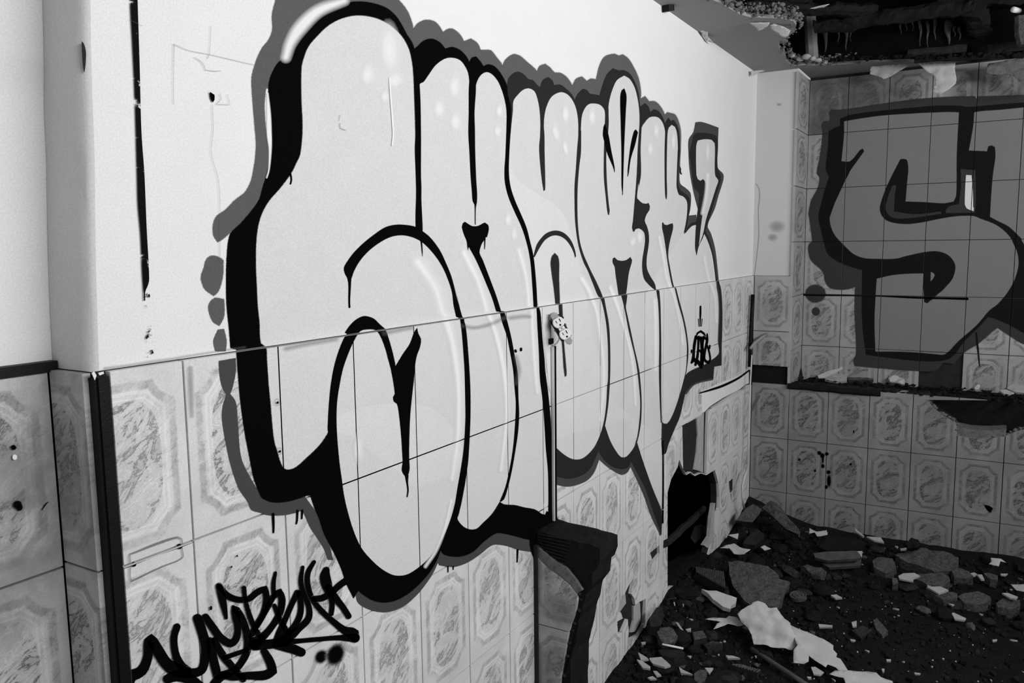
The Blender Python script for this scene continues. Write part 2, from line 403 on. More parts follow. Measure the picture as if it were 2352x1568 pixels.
for k in range(9):                          # niche
    for j in range(6):
        z0 = FZ - .695 + .291 * j; y0 = YC - .2 * k
        CELLS2.append((y0 - .2 + TG, y0 - TG, z0 + TG, z0 + .291 - TG))
        if j == 0 and k in (3, 6, 7): continue
        tile(wall_back, M['tile_top' if j == 5 else 'tile_back'], (XN, y0, z0), -math.pi / 2, .2, .291, 0, 0, .2, .291)
for j in range(6):                          # right-hand cheek of the column
    z0 = FZ - .695 + .291 * j
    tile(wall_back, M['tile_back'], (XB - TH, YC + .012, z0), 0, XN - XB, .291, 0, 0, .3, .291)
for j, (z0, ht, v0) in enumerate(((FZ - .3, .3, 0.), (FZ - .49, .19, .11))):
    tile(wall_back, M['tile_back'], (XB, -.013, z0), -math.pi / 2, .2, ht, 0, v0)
ncut = prism('cut', NOTCH, yz, XB - .05, XB + .05)
for k in range(10):                         # breast below the ledge
    for j in range(3):
        z0, ht, v0 = (LEDGE - .3 * (j + 1), .3, 0.) if j < 2 else (0., LEDGE - .6, .6 - LEDGE + .3)
        y0 = -.013 - .2 * k
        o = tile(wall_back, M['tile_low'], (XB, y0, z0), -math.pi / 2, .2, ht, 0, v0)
        if hits(NOTCH, y0 - .2, y0, z0, z0 + ht) and cut(o, [ncut.copy()]) == 0: bpy.data.objects.remove(o)
for k in cutme.values(): bpy.data.meshes.remove(k)
bpy.data.meshes.remove(ncut)
# black trims on the left
o = struct(link('trim_1', boxme('trim_1', -2.6, XL - .001, YR - .018, YR - .0005, FZ - .004, FZ + .0118), M['black_trim']))
bm = bmesh.new(); box(bm, XL - .004, -.127, -.017, .012, 0, FZ - .004)
bmesh.ops.bevel(bm, geom=list(bm.edges), offset=.004, segments=2, affect='EDGES')
tr = struct(link('trim_2', frombm('trim_2', bm), M['black_trim']))
bm = bmesh.new()
for q in ("211,857 216,852 222,862 218,873", "226,856 238,853 239,858 229,862"):
    vs = [at_y(x, y, -.0178) for x, y in pts(q)]; bm.faces.new([bm.verts.new(v) for v in vs])
r = bmesh.ops.extrude_face_region(bm, geom=list(bm.faces)); bmesh.ops.translate(bm, verts=[v for v in r['geom'] if isinstance(v, bmesh.types.BMVert)], vec=(0, .001, 0))
link('torn_flake', frombm('torn_flake', bm), M['bright'], tr)
# ------------------------------------------------------------------ spray paint: thin coats lying on plaster and tiles
class Wall:
    def __init__(s, kind, surfs): s.kind = kind; s.surfs = surfs; s.layer = 0
    def uv(s, px, py, val):
        q = at_y(px, py, val) if s.kind == 'y' else at_x(px, py, val)
        return (q.x, q.z) if s.kind == 'y' else (q.y, q.z)
    def pt(s, u, v, val): return (u, val, v) if s.kind == 'y' else (val, u, v)
W1 = Wall('y', [(0., -1., [(XL, 3.6, FZ + .0005, ZC)]), (-TH, -1., CELLS1)])
W1B = Wall('y', [(0., -1., [(XL, 3.6, FZ + .0005, ZC)]), (-TH, -1., [(-.126, 3.6, .1, FZ - .0008)])])   # thick coats that bridge the joints
W2 = Wall('x', [(XN - TH, -1., CELLS2)])
cnt = {'y': 0, 'x': 0}
def clip(poly, ax, lim, sgn):
    out = []
    for i in range(len(poly)):
        a, b = poly[i - 1], poly[i]; da, db = sgn * (a[ax] - lim), sgn * (b[ax] - lim)
        if (da >= 0) != (db >= 0):
            t = da / (da - db); out.append(tuple(a[k] + (b[k] - a[k]) * t for k in range(3)))
        if db >= 0: out.append(b)
    return out
def coat(wall, name, mt, parent, tris, up=0):
    """tris: triangles of (px, py, alpha); returns one mesh object laid on the wall's surfaces"""
    wall = wall; cnt[wall.kind] += 1; off = .00035 + cnt[wall.kind] * .00003 + up
    V, F, A = [], [], []
    for val, sg, cells in wall.surfs:
        memo = {}
        for t in tris:
            q = []
            for p in t:
                k = (p[0], p[1])
                if k not in memo: memo[k] = wall.uv(p[0], p[1], val)
                q.append(memo[k] + (p[2],))
            u0 = min(p[0] for p in q); u1 = max(p[0] for p in q); v0 = min(p[1] for p in q); v1 = max(p[1] for p in q)
            for c in cells:
                if c[0] > u1 or c[1] < u0 or c[2] > v1 or c[3] < v0: continue
                g = q
                if u0 < c[0]: g = clip(g, 0, c[0], 1)
                if g and u1 > c[1]: g = clip(g, 0, c[1], -1)
                if g and v0 < c[2]: g = clip(g, 1, c[2], 1)
                if g and v1 > c[3]: g = clip(g, 1, c[3], -1)
                if len(g) < 3: continue
                n = len(V)
                for p in g: V.append(wall.pt(p[0], p[1], val + sg * off)); A.append(p[2])
                F.append(tuple(range(n, n + len(g))))
    if not V: return None
    me = mesh(name, V, F); a = me.attributes.new('a', 'FLOAT', 'POINT'); a.data.foreach_set('value', A)
    # face the room
    for p in me.polygons:
        if (p.normal.y if wall.kind == 'y' else p.normal.x) > 0: p.flip()
    return link(name, me, mt, parent)
def area2(p): return sum(p[i - 1][0] * p[i][1] - p[i][0] * p[i - 1][1] for i in range(len(p))) / 2
def fill_tris(poly, soft, inner=None):
    if area2(poly) < 0: poly = poly[::-1]
    n = len(poly); nr = []
    for i in range(n):
        a, b, c = poly[i - 1], poly[i], poly[(i + 1) % n]
        e1 = (b[0] - a[0], b[1] - a[1]); e2 = (c[0] - b[0], c[1] - b[1])
        l1 = math.hypot(*e1) + 1e-9; l2 = math.hypot(*e2) + 1e-9
        m = (e1[1] / l1 + e2[1] / l2, -e1[0] / l1 - e2[0] / l2); L = math.hypot(*m)
        if L < .5: m = (e1[1] / l1, -e1[0] / l1); L = 1
        nr.append((m[0] / L, m[1] / L))
    ins = soft * .45 if inner is None else inner; out = soft - ins if inner is None else soft
    I = [(poly[i][0] - nr[i][0] * ins, poly[i][1] - nr[i][1] * ins, 1.) for i in range(n)]
    O = [(poly[i][0] + nr[i][0] * out, poly[i][1] + nr[i][1] * out, 0.) for i in range(n)]
    flat, tri = tess(I); res = [tuple(I[k] for k in t) for t in tri]
    for i in range(n):
        j = (i + 1) % n; res += [(I[i], O[i], O[j]), (I[i], O[j], I[j])]
    return res
def stroke_tris(path, soft, k=1.):
    p = smooth_poly(path, False, 8, 75); res = []; L = []
    n = len(p)
    def disc(c, r, a0, a1):
        m = 10; o = []
        for i in range(m):
            t0 = a0 + (a1 - a0) * i / m; t1 = a0 + (a1 - a0) * (i + 1) / m
            for A, B, a, b in ((0, r - soft * .4, 1., 1.), (r - soft * .4, r + soft * .6, 1., 0.)):
                A = max(A, 0); B = max(B, .01)
                q = [(c[0] + A * math.cos(t0), c[1] + A * math.sin(t0), a), (c[0] + B * math.cos(t0), c[1] + B * math.sin(t0), b), (c[0] + B * math.cos(t1), c[1] + B * math.sin(t1), b), (c[0] + A * math.cos(t1), c[1] + A * math.sin(t1), a)]
                o += [(q[0], q[1], q[2])] + ([(q[0], q[2], q[3])] if A > 0 else [])
        return o
    for i in range(n):
        a, b = p[max(0, i - 1)], p[min(n - 1, i + 1)]
        t = (b[0] - a[0], b[1] - a[1]); l = math.hypot(*t) + 1e-9; m = (-t[1] / l, t[0] / l); r = p[i][2] * k
        ri = max(.2, r - soft * .4); ro = r + soft * .6
        L.append([(p[i][0] + m[0] * d, p[i][1] + m[1] * d, al) for d, al in ((-ro, 0.), (-ri, 1.), (ri, 1.), (ro, 0.))])
        if i == 0: an = math.atan2(t[1], t[0]); res += disc(p[0], r, an + math.pi / 2, an + 1.5 * math.pi)
        if i == n - 1: an = math.atan2(t[1], t[0]); res += disc(p[-1], r, an - math.pi / 2, an + math.pi / 2)
    for A, B in zip(L, L[1:]):
        for i in range(3): res += [(A[i], B[i], B[i + 1]), (A[i], B[i + 1], A[i + 1])]
    return res
def shape(wall, name, mt, parent, s, soft=2.5, corner=50, inner=None):
    p = pts(s) if isinstance(s, str) else s
    return coat(wall, name, mt, parent, fill_tris(smooth_poly(p, True, 6, corner), soft, inner))
def strokes(wall, name, mt, parent, lst, soft=2.):
    tris = []
    for p in lst: tris += stroke_tris(p, soft)
    return coat(wall, name, mt, parent, tris)
def spots(wall, name, mt, parent, lst):     # x, y, rx, ry, turn: soft blobs
    tris = []
    for x, y, rx, ry, tn in lst:
        n = 18; c, s_ = math.cos(tn), math.sin(tn); R = []
        for f, a in ((.45, .8), (1., 0.)):
            R.append([(x + rx * f * math.cos(6.2832 * i / n) * c - ry * f * math.sin(6.2832 * i / n) * s_, y + rx * f * math.cos(6.2832 * i / n) * s_ + ry * f * math.sin(6.2832 * i / n) * c, a) for i in range(n)])
        for i in range(n):
            j = (i + 1) % n; tris += [((x, y, 1.), R[0][i], R[0][j]), (R[0][i], R[1][i], R[1][j]), (R[0][i], R[1][j], R[0][j])]
    return coat(wall, name, mt, parent, tris)

mural = tag(empty('graffiti_mural', (1.3, -.012, FZ)), 'large bubble-letter graffiti in silver and black sprayed across the left wall', 'graffiti')
mural.location = (0, 0, 0)
# grey haloes
shape(W1B, 'grey_halo', P['halo'], mural, "635,-8 625,33 625,71 615,94 602,110 587,143 578,179 580,230 584,281 588,332 585,370 580,400 575,419 562,442 539,460 516,483 498,496 490,512 490,540 500,556 512,548 526,536 552,513 580,484 600,452 612,405 619,357 616,332 610,293 607,242 610,204 640,190 820,60 1000,200 1180,270 1380,320 1540,330 1566,400 1561,388 1563,332 1563,301 1558,278 1550,263 1540,260 1533,258 1527,263 1517,245 1504,233 1491,233 1481,221 1472,227 1471,204 1466,179 1456,156 1443,135 1430,125 1421,128 1412,124 1389,130 1377,150 1371,173 1369,182 1356,181 1348,186 1336,176 1323,181 1315,196 1300,176 1285,167 1274,167 1264,156 1252,147 1239,152 1234,163 1223,153 1211,143 1193,128 1178,125 1160,138 1155,150 1139,130 1127,116 1111,115 1104,115 1096,99 1081,89 1066,95 1054,77 1038,66 1026,68 1018,74 1000,51 977,46 959,54 950,66 944,46 934,23 913,-2 900,-8", 6)
LETC = crop("95,960 140,930 200,940 245,970 240,1120 200,1250 160,1290 80,1230 45,1130 70,1040", 450, 350, .2551)
shape(W1B, 'grey_spot', P['halo'], mural, LETC, 6)
shape(W1B, 'grey_spot', P['halo'], mural, crop("110,1400 130,1340 170,1310 250,1320 256,1400 250,1480 210,1560 150,1520", 450, 350, .2551), 5)
shape(W1B, 'grey_spot', P['halo'], mural, "490,782 500,757 514,755 520,782 518,806 494,806", 4)
shape(W1B, 'grey_halo', P['halo_low'], mural, "502.5,829 541,822 541,854 533,892 528,904 541,923 546,974 553.5,1050 574,1096 594,1127 610,1146 656,1150 700,1140 740,1200 765,1285 753,1285 743,1259 727.5,1234 712,1211 702,1188 694,1172 687,1174 676.5,1177.6 651,1182.6 615,1182.6 600,1177.6 576.5,1170 569,1152.6 548.5,1122 530.6,1071 520,1025 510,964 511.5,933 520,905 512,893 506,872 503,846", 3.5)
shape(W1B, 'grey_halo', P['halo_low'], mural, "822,1356 817,1366 822,1384 842,1397 868,1404.6 893,1404.6 926.5,1392 957,1366 977.5,1341 993,1318 1005.6,1292 1008,1297.5 1028.6,1301 1046,1301 1072,1292 1100,1274.5 1125.5,1254 1138,1250 1166,1254 1189,1262 1228,1268 1228,1226 1130,1210 1000,1250 900,1340", 2)
shape(W1B, 'grey_halo', P['halo_low'], mural, "1264,1085 1264,1105 1279.6,1113 1302.5,1117 1325.5,1113 1348.5,1102.6 1364,1085 1376,1055 1389,1067 1407,1080 1427.6,1090 1440,1085 1448,1072 1463,1102.6 1478.6,1138 1494,1182 1517,1230 1517,1150 1440,1030 1330,1040", 2.5)
shape(W1B, 'grey_halo', P['halo_low'], mural, "1581,345 1582,319 1592,304 1597,281 1611,280 1650,293 1648,384 1661,400 1661,413 1650,449 1641,480 1625,518 1633,537 1642,570 1648,618 1651,646 1656,664 1659,715 1657.6,772 1657,838 1640,842 1638,872 1596,883 1576,905 1568,904 1640,800 1640,600 1600,470 1585,400", 2)
shape(W1B, 'grey_halo', P['halo_low'], mural, "1556,345 1563,340 1561,388 1562,421 1575,432 1585,442 1587,457 1585,480 1582,495 1592,494 1599,493 1600,512 1587,513 1579,522 1573,534 1566,520 1570,470 1556,440", 1.6)
# black and charcoal silhouettes of the letters
shape(W1B, 'outline', P['black'], mural, "529,799 525,751 520,700 519,631 521,580 524,552 530,534 552,513 580,480 595,457 603,429 613,396 620,357 624,319 620,281 616,217 618,185 630,156 643,140 663,133 668,122 676,102 689,82 712,59 737,36 768,18 801,6 832,4 862,9 888,19 908,36 923.5,59 934,79 944,94 952,112 959,106 972,94 990,89 1008,96 1023,112 1036,108 1053.6,113.5 1069,127.5 1078,142 1083,133 1093,130 1102,140 1110,152 1119,148 1132,150.5 1144,161 1157,181 1165,199 1170,219 1172,250 1169,350 1168,396 1173,429 1182,460 1195,490 1208,521 1216.6,554 1224,585 1228,618 1232,669 1234,706 1238,704 1244.6,772 1251,850 1258,901 1263,952 1265.6,1003 1267,1054 1268,1105 1258,1085 1256,1150 1246,1158 1255,1195 1230,1215 1222,1240 1210,1238 1167,1227 1140,1224 1110,1244 1085,1267 1059,1277 1034,1277 1018,1272 1011,1264 1005.6,1280 998,1295 983,1318 957,1346 932,1366 906,1379 881,1383 855,1378 835,1366 822,1356 812,1374 794,1338 784,1308 768,1272 753,1244 743,1223.5 733,1193 722,1167 712,1137 704,1138 687,1144 656,1152 625.5,1153 610,1148 600,1142 583,1100 574,1057 564,1006 556,955 550,904 545,840 542,802", 4, 60)
shape(W1B, 'charcoal_outline', P['charcoal'], mural, "1172,260 1166,215 1166,184 1175,171 1188,164.5 1203,171 1213,182 1223.5,184 1234,196 1240,200 1246,184 1259,177 1269,186 1272,196 1285,194 1297,201.5 1313,217 1320,230 1325.5,217 1338,204 1348,207 1353.6,215 1366,217 1376.5,219 1384,194 1394,170 1407,157 1421,162 1430,161 1445,168 1458,189 1466,212 1468,230 1470,245 1481,237 1489,245 1493,258 1501.5,251 1512,255 1522,270 1527,283 1535,270 1540,278 1547,275.5 1555,288 1560,309 1561,350 1557,388 1556.4,423 1562,436 1568,448 1578,460 1583,470 1580,492 1576,520 1571,537.5 1569,534 1480,700 1520,970 1518,1003 1400,900 1300,500 1180,400", 2.2, 60)
shape(W1B, 'charcoal_outline', P['charcoal'], mural, "1268,1016 1264,1088 1287,1096 1305,1099 1325.5,1095 1343,1087 1356,1074.5 1366,1054 1374,1036 1384,1051.5 1399.5,1067 1415,1074.5 1430,1077 1443,1072 1449,1059 1463,1085 1481,1120 1496.5,1164 1519,1228 1519,1183 1501.6,1128 1484,1080 1471,1041 1461,1012 1440,960 1389,976 1300,1000", 1.8, 50)
shape(W1B, 'charcoal_outline', P['charcoal'], mural, "1576,850 1612.6,840 1652,814 1651,782 1653.8,715 1652,676.5 1647,646 1651,646 1657,690 1657,790 1656.6,839 1639,841 1638,868 1596,879 1576,898 1571,915 1561,957 1547.8,988 1535,1020 1528.7,1041 1521,1045 1518,1003 1518,960 1540,940 1560,900", 1.5, 50)
shape(W1B, 'outline', P['black'], mural, "1232,1172 1262,1176 1285,1196 1300,1225 1228,1290 1216,1245", 4)
# silver fills
shape(W1, 'silver_fill', P['fill'], mural, "692.6,158 698,133 709,107 730,82 755,59 786,43 821,36.5 857,41 888,54 913,74 928.5,94 939,117 945,145 947.7,173 950,230 953,332 954,400 955,440 956,525 975,537 996,560 1014,585 1031,615 1041,645 1052,700 1058,728 1064,755 1070,815 1073,879 1074,930 1072,990 1060,1070 960,1120 800,1000 752,992 745,1004 730,1024 704,1049 679,1071 663,1077 653,1075 645,1062 638,1039 630,1011 625,968 622,930 617,879 613.5,828 611,796 599.5,788 596,738 592,700 590,656 588,605 589,554 594,516 603,488 618,462 644,432 669,398 683,370 689,357 694,319 695,281 692.6,230", 4, 60)
shape(W1, 'silver_fill', P['fill'], mural, "772,955 773,993 777,1044 785,1101 791,1142 801.5,1185 814,1223.5 829.6,1257 850,1282 875.5,1305 901,1319 919,1321 937,1317 962,1301 985,1280 1005.6,1254 1021,1226 1034,1193 1044,1157 1050,1121 1057,1081 1066,1040 1000,940 850,930", 2.2, 60)
shape(W1, 'silver_fill', P['fill'], mural, "963,194 972,189 985,171 1000,150.5 1020,136 1038,133 1056,139 1069,156 1075,173 1077,204 1076,260 1084,270 1089,260 1092,201.5 1097,184 1106,171 1117.6,166 1129,171 1142,186 1152,209 1158,230 1162,255 1162,293 1160,357 1159,388 1160,419 1170,452 1187,488 1200,516 1211,548 1219,580 1224,605 1228,656 1231,706 1238,755 1241,807 1245,880 1249,930 1255,1000 1258,1060 1259,1120 1258,1160 1251,1181 1244,1179 1228.6,1169 1203,1164 1183,1159 1157,1157 1147,1151 1129,1179 1106,1202 1093,1213.5 1075.5,1214 1060,1204.6 1050,1188 1056.6,1165 1062,1139 1070,1088 1075,1060 1078,980 1078,879 1073,815 1066,751 1060,727 1052,690 1037,638 1024,605 1008,574 988,546 970,531 964,480 962,400 960,300", 2.5, 60)
shape(W1, 'silver_fill', P['fill'], mural, "1177.6,255 1179,232 1188,219 1200.5,207 1213,203 1226,209 1232,222 1237.5,247 1240,281 1240,330 1246,345 1249,330 1249,291 1250,268 1255,245 1267,222 1287,212 1302.5,217 1315,232 1323,252.5 1327,281 1327,319 1325.5,357 1324,388 1322,465 1326,541 1335,585 1348,615 1366,655 1378,684 1388,720 1394,760 1398,810 1398,870 1396,926 1387,965 1379,995 1364,1026 1346,1046 1331,1054 1313,1053 1295,1043 1280,1030 1271,1018 1268,950 1258,860 1250,790 1243,722 1235,700 1230,640 1226,600 1212,545 1199,503 1182,465 1170,425 1168,390 1170,340 1174,290", 2, 60)
shape(W1, 'silver_fill', P['fill'], mural, "1334,293 1336,268 1341,252.5 1351,240 1366,238 1379,242 1388,255 1389,300 1392,340 1396,306 1398,281 1397,250 1399.5,230 1407,204 1417,184 1433,174 1445,181 1456,199 1462,219 1466,242 1468,268 1467,306 1464.5,357 1462,400 1467,430 1472,400 1471,332 1473.5,293 1481,281 1491,270 1504,268 1514,272 1523,286 1527,306 1528,380 1530,400 1533,306 1536,293 1542,287 1549,291 1554,306 1556,332 1556,350 1554.5,379 1553.5,417 1554.5,434 1559,447.6 1568,451 1575.5,459 1578,470.5 1577,493.5 1573.6,516.5 1570,534 1571,539 1575,532 1580,522 1589,514 1599,511 1602,560 1624,536 1632,580 1638,618 1641,646 1648,676 1650,715 1648,782 1649,813 1612,838 1577,857 1570.4,875.5 1560,911 1547.5,944 1537,966 1531,972.4 1524.5,972 1519,968 1518,1060 1520,1170 1501.6,1128 1484,1080 1471,1041 1461,1006 1456,1026 1443,1044 1433,1050 1426,1049 1415,1036 1402,1013 1392,985 1389,976 1396,932 1399,888 1401,807 1399,750 1391,705 1383,678 1370,648 1352,612 1338,580 1329,541 1326,484 1327,413 1330,377 1333,332", 1.8, 60)
shape(W1, 'silver_fill', P['fill'], mural, "1598.5,335 1602,323 1616,320 1634,321.5 1640.6,329 1641,388 1642,405 1649,414 1644,430 1633,465 1621,503 1616,528 1606,565 1603,560 1608,532 1614,484 1618,455 1620.5,423 1618,416 1614,412 1608,414 1602,411 1599,402", 1.2, 60)
# inner lines
def line(s, m='black', soft=2., corner=50):
    if not isinstance(m, str): m, soft = 'black', m
    return shape(W1B, 'outline' if m == 'black' else 'charcoal_line', P[m], mural, s, soft, corner)
line("789,615 797,600 812,580 833,559 858,539 884,522 909,516 935,517 954,521 970,531 988,546 1009,574 1024,605 1037,638 1050,690 1061,727 1062,728 1069,751 1075,815 1079,879 1080,930 1079,981 1075,1050 1069,1100 1062,1139 1056.6,1165 1050,1188 1034,1215 1005,1256 1021,1226 1034,1193 1044,1157 1050,1121 1057,1081 1064,1032 1067.6,981 1069,930 1067.6,879 1065,828 1060,764 1056,731 1047,727 1041,700 1037,669 1024,631 1011,605 993,580 970,557 947.5,545 922,540 896.5,544 871,557 845,577 825,600 812,623 807,638 799,640 792,630", 2.5)
line("791,764 802,748 814,736 825,729 837,725.5 857,731 870,743 880,752 883,754 890,771 900.5,807 908,840 925,812 940,790 950,764 957,752 960,766 966,778 964,796 957,815 953,835 950,870 946,905 941,960 939,1020 939,1055 940,1075 938,1086 934,1097 927,1090 922,1080 924,1060 923,1040 921,1006 916,955 911,927 904,922 902,912 906,904 898,853 890,822 883,797 872.5,771 862,758 845,756 827,760 814,779 801,807 788,843 781,873.5 774,917 772,955 773,993 777,1044 783,1100 770,1060 752.5,991 752.5,965 754,935 758,891 765,848 775.5,810 788,779 796,766", 2.5)
line("954,300 952,340 954,400 955,440 954,525 960,536 968,533 970,528 967,460 967,430 966,400 966,300 963,195 955,150", 2.)
line("1077,190 1076,255 1075,306 1077.5,350 1080,401 1083,439 1085,462 1089,470 1090,513 1091.6,516 1092,478 1094.5,464 1095,444 1093,414 1090.5,345 1090,300 1089,255 1092,195 1084,180", 2.)
line("1160,360 1158,388 1159,419 1167,452 1182,488 1195,516 1205,544 1213,574.5 1218,605 1222,656 1225,704.6 1231.7,705 1234,755 1237,807 1239.5,870 1245,914 1250,977.5 1253,1028.6 1258,1085 1259,1190 1268,1195 1268,1105 1267,1054 1265.6,1003 1263,952 1258,901 1251.5,850 1250,824 1244.6,772 1241,720.5 1237,704 1233,704 1232,669 1228,618 1224,585 1216.6,554 1208,521 1195,490 1182,460 1172,429 1168,396 1169,350 1173,250 1166,220", 1.8)
line("1060,521 1062,513 1067,509 1075,514.5 1085,519.5 1098,518.5 1108,513 1113,511 1120,516 1122,526 1118,544 1114.5,545 1113,572 1111.5,572 1111,552 1107,557 1103,567 1100.5,580 1108,597 1118,623 1128.6,651 1139,679 1150,714 1157,714.5 1164.5,738 1174,777 1181,815 1188,855 1190,914 1191.6,952 1189,993 1183,1034 1175,1080 1166,1118 1157,1146 1150,1152 1147,1151 1160,1118 1170,1074.5 1177.5,1028.6 1182,977.5 1184,926.5 1181,888 1178,850 1170.5,807 1163.6,772 1153,741 1147,716 1139,715 1128.6,682 1116,651 1103,620 1090,592 1076,567 1074.5,575 1073,574 1071,554 1065,539", 1.8)
line("1238,332 1238,350 1241,388 1244.6,419 1248,439 1251,436 1251.5,414 1250,350 1249,300 1244,280", 'charcoal', 1.6)
line("1326,330 1322,388 1319,426.5 1319,465 1320,503 1324,541 1330,572 1340,602.6 1349.6,622 1360,648 1374,681 1380.6,684 1386,710 1392,746 1395,781 1396,807 1396,870 1394,888 1392,926.5 1387,965 1380,992 1370,1018 1385.5,985 1389,976 1396,932 1399.5,888 1401,850 1401,807 1400,781 1397,746 1392,712 1387,684 1380.6,681 1367,648 1351.7,612 1340,585 1331.6,557 1327,522 1325,484 1325,446 1327,413 1330,379 1333.5,350 1334,300 1330,300", 'charcoal', 1.5)
line("1387,330 1386,388 1387,417 1390,446 1394,484 1395.7,492.5 1398.5,493.5 1399.5,484 1397.6,469 1394,430 1392,388 1392,350 1396,306 1397,250 1390,250", 'charcoal', 1.5)
line("1385.5,291 1388,284 1396,306 1403,344 1411,385 1411,396 1407,383 1394,352 1387,324 1384,311", 'black', 1.5)
line("1424,222 1427.6,207 1433,203 1438,219 1436.5,255 1433,332 1431,398 1430,436 1429.5,448 1427,426.5 1426.7,350 1425,280", 'black', 2.5)
line("1455.6,301 1459.4,297 1464.5,303.6 1458,332 1448,365 1443,400 1441,406 1441,390 1443,370 1448,332", 'black', 1.6)
line("1464,345 1462.6,388 1460,426.5 1456,474 1453,509 1451,522 1453,531 1456,532 1459,526 1466.5,524 1474,528 1479,534 1481,551 1479,570 1475,595 1474.5,618 1478.7,640 1488,652 1500,663 1507,667 1511,696 1513,734 1513.7,791 1513,849 1514,900 1517,970 1519.4,970 1518,900 1518,791 1517,734 1516,696 1513.7,667 1506,664 1503.6,652 1494,636 1485.4,617 1484.6,593 1488,570 1490,551 1488.5,532 1484.6,518 1480,507 1484.6,491.6 1491,482 1492,474 1489,466 1483.7,468 1476,467 1468,461 1462.6,455 1464.5,430 1468,388 1470,350 1473,290 1468,290", 'charcoal', 1.5)
line("1526,340 1526,407 1527,446 1528.6,456 1530.6,458 1531.5,442 1530.6,407 1531,350 1532,290 1528,290", 'charcoal', 1.3)
line("1406,599 1407,593 1411,591 1417,597 1426,599 1438,597 1447,590 1451,597 1448,610 1444,624 1442,637 1440,655 1437,677 1440,677 1438,695 1436.6,705 1441,727 1450,769 1456.7,801 1463.4,829.6 1468,855 1472,900 1473,934 1471,972 1464.5,1008 1456,1030 1440,1048 1456,1026 1463,1003 1468,965 1470,926.5 1467,885 1461.5,839 1455.7,810 1450,787 1442.6,755 1436,720.5 1430.6,695 1426,678 1420,677 1415,643 1413,629 1411,612 1407,604.5", 'charcoal', 1.5)
line("1520,512.6 1522,510 1525,515.5 1531.5,517 1539,514 1544,512.6 1545.5,518 1544,530 1539,549 1535,570 1534,589 1537,608 1545,650 1548,660 1552,661 1560,692 1569.6,728 1576,759 1580,791 1580.5,810.5 1578,839 1572,872 1563,905 1550,940 1560,908 1568.6,877 1575,848.7 1577,816 1577,791 1573.4,762.6 1566.7,730 1557,696 1549,661 1544,659 1541.5,650 1535,616 1531,589 1527.7,564 1524,541 1520,522", 'charcoal', 1.4)
line("1588,332 1593,311 1601,305 1639,309 1648,319 1647,384 1654,402 1655,413 1644,449.5 1625,513 1614,545 1604,566 1599.4,586 1596,570 1596.6,541 1598.5,512.6 1602,484 1606,445.7 1604,442 1594.7,432 1591,413 1587,379 1583,350", 'charcoal', 1.3)
shape(W1, 'silver_fill', P['fill'], mural, "1598.5,335 1602,323 1616,320 1634,321.5 1640.6,329 1640.6,388 1642.5,405 1649,414 1644,430 1633,465 1621,503 1614,536 1605,562 1608,532 1614,484 1617.6,455 1620.5,423 1618.6,416 1614,411 1608,415 1602,411 1599,402", 1.2, 60)
line("1616,534 1625,553 1635,583 1640.6,618 1643.4,645 1647,646 1652,676 1653.8,715 1651,782 1652,814 1655,814 1658,770 1657,700 1652,655 1646,640 1641,600 1633,565 1625,540 1620,530", 'charcoal', 1.2)
line("1573,536 1577,500 1579,472 1576,458 1568,449 1560,446 1554,432 1553.5,417 1555,379 1556,345 1561,345 1558,388 1557,423 1562,437 1575,446 1583,456 1584,470 1581,495 1577,520", 'charcoal', 1.2)
line("1573.6,535 1579,522 1587,512.6 1600,509 1600,516 1590,518 1582,525", 'charcoal', 1.2)
line("1231,564 1238,552 1252,537 1268,530 1282,530 1296,536 1310,551 1319,572 1322,588 1320,592 1317,580 1308,562 1296,548 1282,541 1268,541 1252,550 1240,566 1227,590 1224,590", 'charcoal', 1.3)
line("1264,602 1267,588 1273,581 1280,588 1283,602 1283,640 1285,697 1290,697 1292,740 1295,795 1299,840 1300,862 1297,865 1294,845 1291,800 1287,760 1282,697 1275,697 1271,660 1266,625", 'charcoal', 4)
# drips
strokes(W1B, 'paint_drip', P['black'], mural, [
    [(801, 636, 5), (802, 650, 3), (801, 690, 2), (801.5, 705, 2)], [(666, 400, 2), (668, 412, 1.8), (666, 422, 1.6)], [(966, 548, 2), (968, 570, 1.2), (969, 588, .8)],
    [(933, 1092, 4), (934, 1108, 2), (936, 1125, 1.6), (934, 1140, 1.2)], [(626, 1180, 3), (627, 1205, 2.5), (627, 1222, 1.8)], [(682, 1172, 2.5), (681, 1195, 2), (679.5, 1202, 1.6)], [(693, 1172, 2.5), (692, 1190, 1.6)],
    [(1028, 1300, 1.4), (1028, 1313, 1)], [(1040, 1300, 1.4), (1040, 1307, 1)], [(1188, 1262, 2), (1187, 1290, 1.2)]], 1.2)
# lighter sprayed bands, highlights
strokes(W1, 'white_band', P['mist'], mural, [[(655, 132, 7), (665, 100, 9), (688, 64, 12), (730, 25, 10), (790, 2, 6)]], 14)
strokes(W1, 'white_band', P['mist'], mural, [[(613, 215, 1.5), (616, 262, 4), (617, 310, 5), (619, 342, 3), (616, 390, 1.2), (611, 408, .8)]], 3)
HL = [(843, 172, 20, 36, .1), (893, 115, 30, 75, -.05), (905, 185, 22, 24, 0), (882, 222, 12, 18, 0), (1042, 200, 16, 34, 0), (1007, 250, 16, 28, 0), (1044, 280, 15, 28, 0), (1145, 255, 10, 20, 0), (1141, 302, 10, 18, 0), (1165, 505, 9, 20, 0), (1179, 538, 8, 18, 0),
      (1297, 262, 10, 26, 0), (1275, 305, 10, 26, -.2), (1297, 340, 7, 24, -.2), (1358, 268, 10, 26, 0), (1506, 300, 8, 22, 0), (1492, 342, 8, 18, 0), (1545, 325, 6, 26, 0), (1468, 545, 8, 18, 0), (1452, 555, 9, 14, .4), (1624, 350, 5, 30, 0), (820, 1030, 14, 40, 0)]
for h_ in HL: spots(W1, 'white_highlight', P['mist'], mural, [h_])
